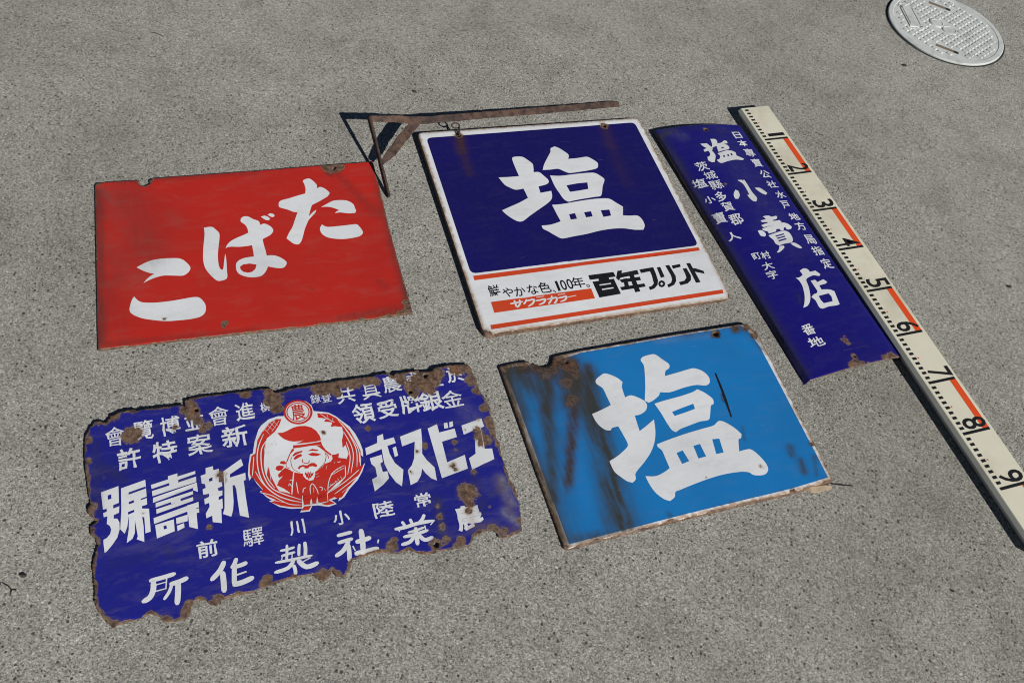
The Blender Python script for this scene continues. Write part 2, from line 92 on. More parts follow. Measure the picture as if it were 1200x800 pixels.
TEXT = [
 ('ragged','upper_lettering','white',0.012,1,[('會', -2382, 1200, 246, 301), ('覽', -2017, 1220, 262, 304), ('博', -1667, 1219, 266, 307), ('並', -1348, 1224, 259, 281), ('會', -1010, 1242, 274, 313), ('進', -657, 1241, 256, 287), ('標', -372, 1256, 141, 159), ('商', -238, 1253, 130, 145), ('錄', 343, 1252, 146, 161), ('登', 495, 1237, 147, 161), ('共', 776, 1225, 272, 280), ('具', 1149, 1227, 277, 282), ('農', 1476, 1276, 281, 285), ('國', 1792, 1289, 272, 287), ('全', 2111, 1240, 276, 287), ('於', 2467, 1250, 293, 274)]),
 ('ragged','award_lettering','white',0.018,1,[('許', -2226, 815, 297, 332), ('特', -1773, 825, 314, 336), ('案', -1318, 839, 321, 327), ('新', -841, 865, 352, 346), ('領', 967, 873, 320, 331), ('受', 1319, 866, 300, 304), ('牌', 1668, 883, 305, 321), ('銀', 1975, 864, 334, 337), ('金', 2298, 844, 326, 309)]),
 ('ragged','address_lettering','white',0.018,1,[('前', -1388, -705, 258, 238), ('驛', -807, -687, 265, 242), ('川', -248, -684, 207, 209), ('小', 342, -672, 225, 200), ('陸', 918, -678, 277, 228), ('常', 1469, -666, 225, 205)]),
 ('ragged','maker_lettering','white',0.03,1,[('農', 2026, -1067, 407, 363)]),
 ('ragged','emblem_character','red',0.014,3,[('農', 62, 1072, 191, 258)]),
 ('white','slogan_lettering','black',0.012,1,[('鮮', -1853, -1528, 197, 241), ('や', -1634, -1599, 183, 198), ('か', -1431, -1613, 192, 198), ('な', -1207, -1605, 186, 207), ('色', -993, -1594, 211, 234), ('、', -848, -1701, 54, 65), ('1', -757, -1600, 46, 217), ('0', -653, -1596, 101, 222), ('0', -537, -1591, 101, 222), ('年', -381, -1582, 223, 235), ('。', -234, -1679, 62, 69)]),
 ('curved','office_lettering','white',0.016,1,[('日', 701, 2635, 189, 191), ('本', 700, 2392, 231, 189), ('專', 709, 2115, 230, 227), ('賣', 714, 1817, 229, 223), ('公', 726, 1500, 228, 219), ('社', 721, 1214, 227, 195), ('水', 754, 930, 227, 192), ('戸', 713, 655, 184, 208), ('地', 723, 341, 223, 185), ('方', 717, 92, 222, 201), ('局', 730, -251, 221, 232), ('指', 721, -533, 240, 211), ('定', 731, -850, 239, 241)]),
 ('curved','district_lettering','white',0.014,1,[('茨', -489, 1903, 252, 243), ('城', -441, 1643, 252, 219), ('縣', -444, 1383, 268, 236), ('多', -494, 1084, 212, 250), ('賀', -484, 810, 228, 227), ('郡', -484, 476, 261, 260), ('塩', -743, 1503, 276, 237), ('小', -740, 1058, 222, 173), ('賣', -765, 590, 252, 261), ('人', -731, 115, 266, 199)]),
 ('curved','address_lettering','white',0.014,1,[('町', -543, -430, 151, 158), ('村', -368, -452, 172, 175), ('大', -447, -687, 220, 172), ('字', -472, -895, 201, 187), ('番', -448, -2138, 228, 219), ('地', -451, -2402, 290, 199)]),
]
OUTLINE = {
 'red': '-2319,1679 -2285,1728 -1962,1734 -1628,1721 -1620,1641 -1600,1588 -1540,1569 -1468,1624 -1474,1696 -1425,1744 -711,1744 279,1742 1457,1761 2325,1762 2321,1079 2306,211 2309,-590 2323,-1367 2324,-1749 2133,-1753 1588,-1769 796,-1760 -98,-1750 -962,-1738 -1679,-1730 -2285,-1733 -2325,-1720 -2328,-1259 -2324,96',
 'blue': '-2213,1543 -2111,1560 -1942,1562 -1763,1558 -1715,1506 -1665,1458 -1544,1391 -1401,1387 -1359,1470 -1318,1545 -1208,1561 -1032,1563 -857,1568 -247,1562 364,1559 987,1552 1622,1537 2131,1521 2210,1496 2223,1401 2279,1306 2287,1172 2268,961 2246,368 2217,-420 2198,-1013 2173,-1490 2135,-1531 1776,-1542 1419,-1564 711,-1552 -410,-1549 -1352,-1558 -2194,-1572 -2233,-1541 -2230,-956 -2231,-193 -2222,649',
 'ragged': '-2778,1131 -2760,1269 -2746,1320 -2698,1411 -2627,1497 -2559,1497 -2481,1451 -2419,1541 -2302,1574 -2127,1596 -2083,1558 -1884,1560 -1650,1541 -1484,1526 -1439,1505 -1442,1593 -1370,1618 -1210,1621 -966,1612 -632,1595 -334,1578 -241,1552 -203,1481 -106,1479 -30,1499 145,1513 402,1508 663,1504 926,1498 1185,1478 1381,1493 1475,1501 1525,1409 1592,1462 1722,1436 1831,1447 1988,1398 2107,1380 2194,1439 2363,1439 2697,1416 2721,1350 2735,1196 2753,1125 2744,931 2788,742 2814,592 2794,438 2801,282 2773,132 2759,54 2781,-24 2749,-218 2754,-433 2745,-648 2785,-747 2779,-869 2768,-1002 2750,-1158 2703,-1305 2683,-1427 2552,-1451 2400,-1462 2344,-1431 2330,-1360 2298,-1313 2226,-1307 2130,-1322 2009,-1360 1955,-1423 1909,-1460 1764,-1463 1557,-1440 1429,-1449 1265,-1424 1120,-1330 977,-1340 796,-1281 662,-1263 468,-1275 370,-1296 302,-1424 207,-1501 121,-1466 86,-1370 48,-1433 -44,-1495 -125,-1433 -165,-1367 -295,-1363 -464,-1354 -654,-1383 -792,-1385 -932,-1413 -1157,-1417 -1291,-1421 -1366,-1487 -1440,-1455 -1485,-1372 -1595,-1369 -1653,-1402 -1688,-1525 -1746,-1570 -1875,-1561 -2000,-1529 -2036,-1461 -2138,-1388 -2247,-1430 -2415,-1435 -2530,-1441 -2563,-1471 -2612,-1407 -2659,-1325 -2735,-1189 -2760,-1065 -2743,-925 -2754,-726 -2759,-601 -2722,-485 -2683,-342 -2710,-232 -2762,-182 -2757,-65 -2677,-5 -2761,94 -2780,185 -2736,249 -2759,430 -2776,741 -2777,964',
 'white': '-2236,2372 2283,2339 2209,-2340 -2257,-2371',
 'white_panel': '-2105,2205 2146,2204 2117,-1099 -2136,-1117',
 'blue_panel': '-2148,1487 -1330,1430 -864,1510 340,1503 964,1499 2052,1478 2139,1323 2180,1018 2165,368 2139,-419 2122,-1011 2105,-1459 1452,-1491 743,-1489 -383,-1487 -1328,-1498 -2145,-1508 -2149,-909 -2151,-154 -2144,677',
}
HOLES = {
 'red': [(1609, 1676, 39)],
 'white': [(-1478, 2213, 42), (1477, 2172, 44)],
 'blue': [(1543, 1415, 49), (-1140, 1394, 24)],
 'ragged': [(1482, -1341, 38), (2010, 1316, 37), (1717, 1087, 30), (-1300, 1404, 25)],
 'curved': [(69, 2859, 27), (54, -2829, 19)],
}
RUST = {
 'ragged': [(-2163, 1180, 109, 1), (-2219, 1165, 72, 1), (-1399, 1453, 101, 1), (-1356, 1315, 75, 1), (-1299, 1203, 63, 1), (-1184, 1108, 62, 0.8), (-1257, 1067, 50, 0.8), (-1608, 1171, 37, 0.8), (-311, 1327, 59, 1), (-234, 1356, 98, 1), (-221, 1205, 78, 0.95), (-275, 1484, 66, 1), (-604, 1537, 65, 1), (-2759, 192, 78, 1), (-2774, 85, 66, 1), (-2774, -133, 54, 1), (497, 1400, 108, 1), (653, 1429, 102, 1), (796, 1453, 89, 1), (398, 1405, 81, 1), (941, 1416, 96, 1), (663, 1289, 67, 0.8), (1107, 1413, 69, 1), (1251, 1368, 69, 0.9), (1742, 1190, 83, 1), (1768, 1030, 55, 1), (1929, 1151, 104, 1), (2065, 1218, 119, 1), (2185, 1320, 99, 1), (1884, 1286, 98, 1), (1633, 1337, 70, 1), (2020, 1040, 69, 0.8), (2550, 1374, 129, 1), (2705, 1343, 115, 1), (2667, 1111, 85, 1), (2688, 901, 56, 0.9), (2705, 589, 55, 0.9), (2722, 373, 55, 1), (2747, 145, 61, 1), (2767, -50, 53, 1), (2525, 149, 67, 1), (2530, 31, 60, 1), (2516, 254, 47, 0.9), (2615, 56, 67, 0.95), (2734, 281, 54, 0.9), (2104, -700, 119, 1), (2093, -872, 56, 1), (2042, -966, 49, 0.9), (1705, 154, 47, 0.75), (1574, 83, 34, 0.62), (2128, 119, 42, 0.7), (2119, -9, 34, 0.66), (1403, -214, 32, 0.62), (2006, -238, 51, 0.66), (2036, -315, 38, 0.62), (2278, -397, 46, 0.66), (2329, 287, 29, 0.62), (2577, 419, 33, 0.6), (975, 615, 37, 0.75), (350, 671, 33, 0.7), (-379, 639, 16, 0.6), (-303, 601, 16, 0.6), (-439, 514, 17, 0.6), (-1098, 297, 62, 0.72), (-1073, 225, 42, 0.66), (-1334, -414, 39, 0.75), (-2112, -33, 22, 0.5), (1484, -1335, 71, 0.95), (1633, -1308, 59, 0.8), (1818, -1378, 60, 0.9), (1753, -1438, 47, 0.9), (2298, -1313, 73, 0.8), (2428, -1370, 61, 0.7), (1629, -961, 49, 0.6), (1625, -1115, 54, 0.66), (1645, -808, 37, 0.55), (2338, -969, 25, 0.6), (902, -1233, 70, 0.95), (956, -1146, 41, 0.8), (1118, -1347, 47, 0.8), (-28, -1441, 89, 1), (135, -1446, 56, 1), (-725, -1292, 54, 0.95), (-786, -1346, 43, 1), (-1350, -1444, 74, 1), (-1679, -1395, 52, 1), (-1717, -1474, 52, 1), (-1950, -1524, 51, 0.9), (-2764, -1198, 50, 1), (-2745, -587, 42, 1), (-2555, -1413, 40, 1), (-2563, 602, 23, 0.45), (517, -1323, 46, 0.8), (-392, -1351, 33, 0.8), (2705, -1280, 49, 0.8), (2761, -700, 45, 0.8), (-2713, 1218, 47, 0.9), (-2738, 889, 41, 0.85), (-2572, 1462, 36, 0.8), (-2360, 1529, 61, 0.9), (-2113, 1575, 50, 0.8)],
 'blue': [(-1282, 705, 100, 0.6), (-1359, 628, 71, 0.56), (-1102, 1299, 118, 0.9), (-1249, 1413, 119, 0.8), (-1432, 1303, 103, 0.72), (-1629, 1394, 88, 0.7), (-2156, 1505, 73, 0.9), (-1852, 1490, 73, 0.85), (-1083, 1113, 88, 0.6), (-1286, 1026, 116, 0.56), (1709, 1447, 48, 0.3), (1918, 1441, 72, 0.75), (2136, 1415, 64, 0.9), (2195, 1239, 64, 0.9), (1529, 1393, 48, 0.85), (1437, -1534, 47, 0.9), (2136, -875, 50, 0.7), (2183, -1522, 41, 0.9), (1148, -1041, 28, 0.55), (224, -1022, 20, 0.6), (-2191, -1531, 36, 0.9), (-1548, 1213, 102, 0.52)],
 'red': [(1561, 1660, 106, 0.98), (1637, 1662, 106, 0.98), (1463, 1703, 70, 0.8), (1731, 1685, 62, 0.8), (-1563, 1655, 89, 0.75), (-1454, 1694, 49, 0.8), (2286, -1680, 91, 0.9), (2264, -1519, 61, 0.8), (2363, -1373, 54, 0.75), (2135, -1745, 60, 0.9), (1928, -1756, 45, 0.8), (-524, -1506, 45, 0.72), (-555, -1567, 42, 0.72), (-1383, -1291, 29, 0.78), (2312, 1690, 36, 0.7), (1481, 1527, 35, 0.42), (847, -1044, 30, 0.4), (-2266, 1703, 48, 0.8), (2284, 94, 33, 0.5), (1510, -1752, 44, 0.8), (875, -1756, 44, 0.7), (-2280, 19, 29, 0.5)],
 'white': [(-1478, 2213, 65, 0.95), (1477, 2172, 72, 0.95), (-2222, -2322, 60, 0.75), (-2173, -2348, 45, 0.8), (2208, -2298, 50, 0.7), (2266, 2106, 41, 0.5)],
 'curved': [(69, 2859, 49, 0.75), (91, -2565, 42, 0.8), (76, -2507, 52, 0.66), (112, -2423, 33, 0.6), (9, -2474, 32, 0.55), (46, -2827, 48, 0.85), (7, -2943, 63, 0.95), (-93, -2990, 63, 0.85), (108, -3001, 48, 0.85), (216, -3025, 40, 0.7), (639, -2995, 83, 0.75), (768, -2977, 84, 0.9), (863, -3007, 51, 0.9), (-256, 1362, 30, 0.7), (-280, -1538, 17, 0.5)],
}
SOOT_SHADE = {
 'blue': [(-1680, 1241, -2093, -1400, 218, 189, 0.3), (-2078, 1489, -2131, 552, 175, 116, 0.6), (-1995, 1308, -1756, 1015, 173, 144, 0.5), (-1554, 1279, -2131, -818, 117, 88, 0.75), (-1201, 1386, -1338, 686, 237, 119, 0.6), (-1123, 1122, -1905, -735, 73, 59, 0.3), (-882, 1070, -1083, 164, 147, 162, 0.85), (-1029, 306, -1296, -1386, 168, 211, 0.9), (-1129, 640, -1491, -1311, 86, 114, 0.35), (-1069, 1110, -1183, 495, 147, 132, 0.7), (-2182, 1511, -2193, -1466, 102, 87, 0.7), (-2100, 1461, -1702, 766, 145, 203, 0.35), (1762, -851, 1731, -966, 57, 57, 0.75), (1807, -1105, 1773, -1277, 56, 56, 0.85), (2062, -1088, 1945, -1377, 42, 28, 0.5), (2299, -835, 2177, -1267, 43, 29, 0.3), (2202, 1383, 2204, 969, 113, 64, 0.55), (2099, 1441, 1879, 1394, 97, 65, 0.55), (945, 1458, 1583, 1454, 63, 47, 0.25), (1172, -344, 1094, -560, 22, 22, 0.5), (-575, -1427, -561, -1458, 32, 32, 0.6), (-1585, -1487, -2087, -1454, 75, 62, 0.55), (1112, 279, 1082, 155, 22, 15, 0.8)],
 'red': [(-2256, 1502, -2282, -1584, 79, 63, 0.5), (-1936, 1707, 271, 1670, 64, 48, 0.3), (-2203, -1659, -93, -1705, 53, 40, 0.3), (2346, 970, 2323, -1367, 69, 69, 0.45), (1644, 1520, 2135, 475, 53, 105, 0.3), (-1814, 1351, -1480, -18, 316, 285, 0.22), (-2044, 58, -2019, -1307, 205, 205, 0.16), (2325, 1511, 2305, -1454, 89, 107, 0.35), (2162, -1609, 1204, -1671, 76, 61, 0.3), (-2118, -459, -2256, -1430, 142, 114, 0.15), (1468, 1539, 1532, 1468, 44, 35, 0.5), (1926, -1038, 2001, -1158, 62, 62, 0.3)],
 'white': [(-1492, 2134, -1576, 1139, 66, 57, 0.0)],
 'curved': [(-899, 2889, -970, -2899, 97, 116, 0.55), (-599, 3024, -899, 2889, 99, 99, 0.5), (-386, 2995, 466, 2736, 80, 60, 0.25), (-236, -1432, -304, -1610, 33, 27, 0.4)],  # left-edge runs: shade painted on the side turned from the sun, plus wear
 'ragged': [(-2566, 746, -2345, 540, 93, 81, 0.35), (-2631, 1132, -2651, 105, 59, 59, 0.3), (1659, -705, 1599, -1211, 62, 62, 0.4), (2260, -504, 2220, -1034, 64, 51, 0.3), (795, -172, 1323, -494, 62, 62, 0.2), (-1613, 1116, -1174, 993, 37, 37, 0.3), (2180, -959, 2786, -623, 74, 62, 0.2), (-1875, -564, -1835, -692, 66, 66, 0.25), (-2539, -638, -2036, -643, 85, 85, 0.2)],
}
STAIN = {
 'white': [(-1478, 2156, -1539, 1766, 95, 95, 0.75), (-1527, 1811, -1533, 1178, 93, 74, 0.38), (1473, 2112, 1402, 1579, 100, 120, 0.4), (1385, 1629, 1376, 574, 118, 118, 0.2), (-2249, -2266, -1204, -2340, 45, 30, 0.25), (-2240, 2145, -2276, -411, 30, 30, 0.55), (-2276, -411, -2240, -2234, 33, 40, 0.55), (-2218, -2357, 2098, -2319, 30, 30, 0.6), (2228, -1372, 2186, -2275, 35, 42, 0.6), (2284, 1777, 2233, -1474, 26, 26, 0.35), (-2147, 2334, 2117, 2299, 26, 23, 0.3)],
 'blue': [(-1138, 962, -1835, -612, 102, 73, 0.9), (-1222, 1408, -1151, 965, 222, 193, 1.0), (-2140, 1469, -1450, 1290, 145, 174, 1.0), (-1426, 1318, -1752, 621, 117, 88, 0.8), (-1792, 1330, -1836, 1113, 145, 116, 0.6), (-1288, 707, -1297, 646, 171, 157, 1.0), (-851, 1229, -1105, 478, 89, 89, 0.7), (-2192, 1480, -2204, -1425, 58, 58, 0.8), (-2251, 1202, -2216, 879, 100, 86, 0.4)],
 'ragged': [(2067, -1348, 2543, -1398, 60, 72, 0.5), (2270, -1281, 2105, -1216, 49, 37, 0.5), (2582, -577, 2627, -1129, 64, 64, 0.3), (2105, -1216, 1984, -1213, 36, 24, 0.5), (2058, -864, 2046, -1254, 62, 50, 0.3)],
 'red': [(2336, -1705, 1729, -1734, 61, 46, 0.5), (2359, -1191, 2330, -1669, 62, 78, 0.6)],
 'curved': [],
}
HAZE = {
 'red': [(-2076, 1382, -1599, 180, 346, 283, 0.22), (-2203, 1556, -2015, 1178, 95, 95, 0.5), (-1174, 881, -1056, 634, 126, 110, 0.22), (-2223, 446, -1751, -511, 209, 209, 0.25), (557, 471, 819, 339, 97, 81, 0.1), (2244, 667, 2312, -723, 102, 102, 0.07), (-89, -1672, 1601, -1698, 71, 57, 0.2), (-1794, -1661, -2318, -1656, 81, 67, 0.2)],
 'white': [],
 'blue': [(-2204, 1353, -2216, 879, 115, 115, 0.15), (479, 1465, 1405, 1418, 62, 62, 0.12)],
 'curved': [(-728, 2985, -495, 2767, 137, 118, 0.35), (272, 2374, 208, -172, 366, 305, 0.16), (337, 2877, 835, 2647, 125, 125, 0.15)],
 'ragged': [(2634, -616, 2666, -1005, 77, 64, 0.6), (2557, -1113, 2651, -1293, 75, 62, 0.6), (2434, 616, 2664, 266, 110, 110, 0.2)],
}

def loop(s, smooth=0):
    p = np.array([tuple(map(float, a.split(','))) for a in s.split()])
    if not smooth: return p
    n = len(p); out = []
    v = np.roll(p, -1, 0) - p
    ang = np.arctan2(v[:, 1], v[:, 0])
    turn = np.abs((ang - np.roll(ang, 1) + np.pi) % (2*np.pi) - np.pi)
    corner = turn > math.radians(58)
    for i in range(n):
        a, b, c, d = p[i-1], p[i], p[(i+1) % n], p[(i+2) % n]
        L = np.linalg.norm(c-b)
        m0 = (c-a)*.5 if not corner[i] else (c-b)*.6
        m1 = (d-b)*.5 if not corner[(i+1) % n] else (c-b)*.6
        for m in (m0, m1):
            k = np.linalg.norm(m)
            if k > L: m *= L/k
        for t in (0, .25, .5, .75):
            out.append((2*t**3-3*t*t+1)*b + (t**3-2*t*t+t)*m0 + (-2*t**3+3*t*t)*c + (t**3-t*t)*m1)
    return np.array(out)

def inside(pts, L):
    x, y = pts[:, 0], pts[:, 1]; res = np.zeros(len(pts), bool)
    for (x0, y0), (x1, y1) in zip(L, np.roll(L, -1, 0)):
        if y0 == y1: continue
        c = ((y0 > y) != (y1 > y)) & (x < (x1-x0)*(y-y0)/(y1-y0)+x0)
        res ^= c
    return res

def edge_dist(pts, loops):
    d = np.full(len(pts), 1e9)
    for L in loops:
        for a, b in zip(L, np.roll(L, -1, 0)):
            ab = b-a; k = ab@ab
            if k < 1e-9: continue
            t = np.clip(((pts-a)@ab)/k, 0, 1)
            d = np.minimum(d, np.linalg.norm(pts-a-t[:, None]*ab, axis=1))
    return d

def area(L): return .5*np.sum(L[:, 0]*np.roll(L[:, 1], -1)-np.roll(L[:, 0], -1)*L[:, 1])

def fill(solids, holes, step=30, evenodd=False, rings=()):
    """triangulate the union of closed loops, with inner points every step"""
    loops = list(solids)+list(holes)
    V = []; E = []
    for L in loops:
        keep = [L[0]]
        for q in L[1:]:
            if np.hypot(*(q-keep[-1])) > .4: keep.append(q)
        L = np.array(keep); b = len(V)
        V += [tuple(q) for q in L]; E += [(b+i, b+(i+1) % len(L)) for i in range(len(L))]
    A = np.array(V); lo, hi = A.min(0), A.max(0)
    gx, gy = np.meshgrid(np.arange(lo[0]+step*.5, hi[0], step), np.arange(lo[1]+step*.5, hi[1], step))
    G = np.c_[gx.ravel(), gy.ravel()]
    def solid(P):
        if evenodd:
            r = np.zeros(len(P), bool)
            for L in loops: r ^= inside(P, L)
            return r
        r = np.zeros(len(P), bool)
        for L in solids: r |= inside(P, L)
        for L in holes: r &= ~inside(P, L)
        return r
    if len(G):
        G = G + np.array([(noise.noise(Vector((g[0]*.13, g[1]*.13, 3)))*step*.3, noise.noise(Vector((g[0]*.13, g[1]*.13, 9)))*step*.3) for g in G])
        G = G[solid(G)]
        if len(G): G = G[edge_dist(G, loops) > step*.3]
        V += [tuple(g) for g in G]
    for d in rings:                                   # extra rows of points just inside the rim
        Q = []
        for L in solids:
            s = 1 if area(L) > 0 else -1
            for a, b in zip(L, np.roll(L, -1, 0)):
                n = np.array([-(b-a)[1], (b-a)[0]])*s; k = np.hypot(*n)
                if k < 1: continue
                m = max(1, int(k/20))
                for t in (np.arange(m)+.5)/m: Q.append(a+(b-a)*t+n/k*d)
        Q = np.array(Q); Q = Q[solid(Q)]; Q = Q[edge_dist(Q, loops) > d*.8]
        V += [tuple(q) for q in Q]
    r = delaunay_2d_cdt([Vector(v) for v in V], E, [], 0, 1e-3)
    P = np.array([tuple(v) for v in r[0]]); F = np.array([f for f in r[2] if len(f) == 3])
    F = F[solid(P[F].mean(1))]
    used = np.unique(F); m = np.full(len(P), -1); m[used] = np.arange(len(used))
    return P[used], m[F]

# ------------------------------------------------------------------ wear painted on each sign (rust, soot, run-off, scuffs; also shade on the curved sign's left edge)
def fnoise(P, s, z, oct=3):
    return np.array([noise.fractal(Vector((p[0]*s, p[1]*s, z)), 1.0, 2.0, oct) for p in P]) if len(P) else np.zeros(0)

EDGE = dict(red=(16, .95), blue=(24, 1.0), ragged=(26, 1.15), white=(7, .62), curved=(5, .7))
RIMSTAIN = dict(white=(32, .85), blue=(46, .9), red=(14, .5), curved=(8, .4))
RIM = {}
def wear(sign, P):
    n1, n2, n3 = fnoise(P, .012, 1.3, 4), fnoise(P, .012, 7.7, 4), fnoise(P, .03, 4.1, 3)
    n4, n5 = fnoise(P, .035, 11.3, 3), fnoise(P, .035, 17.7, 3)
    Q = P + np.c_[n1, n2]*16 + np.c_[n4, n5]*9
    Q2 = P + np.c_[n1, n2]*6
    R = np.zeros(len(P))
    for x, y, r, s in RUST.get(sign, []):
        d = np.hypot(Q[:, 0]-x, Q[:, 1]-y)
        R = np.maximum(R, s*np.clip(1.5-d/r*.85+n3*.35, 0, 1))
    d = edge_dist(P, RIM[sign]); w, k = EDGE[sign]
    wv = w*(1+1.3*fnoise(P, .006, 2.2, 3))
    R = np.maximum(R, k*np.clip(1.15-d/np.maximum(wv, 2.5)*.75, 0, 1))
    res = [R]
    ns = fnoise(P*(1, .10), .022, 21.3, 3)
    for D in (SOOT_SHADE, STAIN, HAZE):
        S = np.zeros(len(P))
        if D is STAIN and sign in RIMSTAIN:
            rw, rs = RIMSTAIN[sign]; S = rs*np.clip(1.5-d/(rw*(1+.9*n1+.5*n3)).clip(3), 0, 1)
        for x0, y0, x1, y1, r0, r1, s in D.get(sign, []):
            a = np.array((x0, y0)); ab = np.array((x1-x0, y1-y0)); t = np.clip(((Q2-a)@ab)/(ab@ab), 0, 1)
            dd = np.linalg.norm(Q2-a-t[:, None]*ab, axis=1); rr = r0+(r1-r0)*t
            v = s*np.exp(-(dd/rr)**2*.8)*np.clip(1+(.45*ns+.1*n1 if D is not HAZE else .5*n1+.25*n3), .3, 1.3)
            S = 1-(1-S)*(1-v) if D is SOOT_SHADE else np.maximum(S, v)
        res.append(np.clip(S, 0, 1))
    return np.clip(np.array(res).T, 0, 1)

def height(sign, P):
    """height of the enamel face above the sign's plane, metres"""
    d = edge_dist(P, RIM[sign])
    if sign == 'curved':
        t = np.minimum(1, np.abs(P[:, 0])*1e-4/CURVED_HALF_WIDTH)
        e = np.minimum(1, (1-t)*CURVED_HALF_WIDTH/.0040)
        return CURVED_BASE+CURVED_RISE*(1-t**2.2)+CURVED_ROLL*np.sin(np.pi/2*e)-.0008*np.clip(1-d/25, 0, 1)**2
    w, dr = dict(red=(30, .0012), white=(60, .0008), blue=(40, .0022), ragged=(22, .0006))[sign]
    z = -dr*np.clip(1-d/w, 0, 1)**2
    if sign == 'ragged':
        z = z + .0011*fnoise(P, .0012, 5.5, 2) + .0012*np.clip(1-d/90, 0, 1)*fnoise(P, .006, 8.8, 2)
    else:
        z = z + .0005*fnoise(P, .0009, 5.5, 2)
    return z

# ------------------------------------------------------------------ materials
def new_mat(name):
    m = bpy.data.materials.new(name); m.use_nodes = True
    return m, m.node_tree.nodes, m.node_tree.links, m.node_tree.nodes['Principled BSDF']
def N(nodes, typ, **kw):
    n = nodes.new(typ)
    for k, v in kw.items():
        if k.startswith('i_'): n.inputs[k[2:].replace('_', ' ')].default_value = v
        else: setattr(n, k, v)
    return n
def mixc(nodes, links, fac, a, b, blend='MIX'):
    n = nodes.new('ShaderNodeMix'); n.data_type = 'RGBA'; n.blend_type = blend
    for s, v in ((n.inputs[0], fac), (n.inputs[6], a), (n.inputs[7], b)):
        if hasattr(v, 'is_linked') or hasattr(v, 'links'): links.new(v, s)
        elif isinstance(v, (int, float)): s.default_value = v
        else: s.default_value = (*v, 1)
    return n.outputs[2]
def math_(nodes, links, op, a, b=None, c=None, clamp=False):
    n = nodes.new('ShaderNodeMath'); n.operation = op; n.use_clamp = clamp
    for i, v in enumerate((a, b, c)):
        if v is None: continue
        if isinstance(v, (int, float)): n.inputs[i].default_value = v
        else: links.new(v, n.inputs[i])
    return n.outputs[0]
def ramp(nodes, links, fac, stops, interp='LINEAR'):
    n = nodes.new('ShaderNodeValToRGB'); n.color_ramp.interpolation = interp
    e = n.color_ramp.elements
    while len(e) < len(stops): e.new(.5)
    for el, (p, c) in zip(e, stops):
        el.position = p; el.color = (*c, 1) if len(c) == 3 else c
    links.new(fac, n.inputs[0]); return n.outputs[0]
def noise_(nodes, links, co, scale, detail=4, rough=.55, dist=0):
    n = N(nodes, 'ShaderNodeTexNoise'); n.inputs['Scale'].default_value = scale; n.inputs['Detail'].default_value = detail
    n.inputs['Roughness'].default_value = rough; n.inputs['Distortion'].default_value = dist
    links.new(co, n.inputs['Vector']); return n.outputs[0]
def g(v): return (v, v, v)

def rust_colour(nodes, links, co, k=1.0):
    n = noise_(nodes, links, co, 120, 6, .75)
    t = lambda *c: tuple(v*k for v in c)
    c = ramp(nodes, links, n, [(.32, t(.022, .012, .009)), (.44, t(.075, .040, .026)), (.53, t(.135, .080, .050)), (.63, t(.21, .135, .088)), (.76, t(.33, .235, .165))])
    m = noise_(nodes, links, co, 30, 4, .65)
    c = mixc(nodes, links, ramp(nodes, links, m, [(.45, g(0)), (.68, g(.5))]), c, t(.155, .115, .082))
    o = noise_(nodes, links, co, 48, 3, .6, .5)
    return mixc(nodes, links, ramp(nodes, links, o, [(.56, g(0)), (.70, g(.55))]), c, (.20, .075, .022))

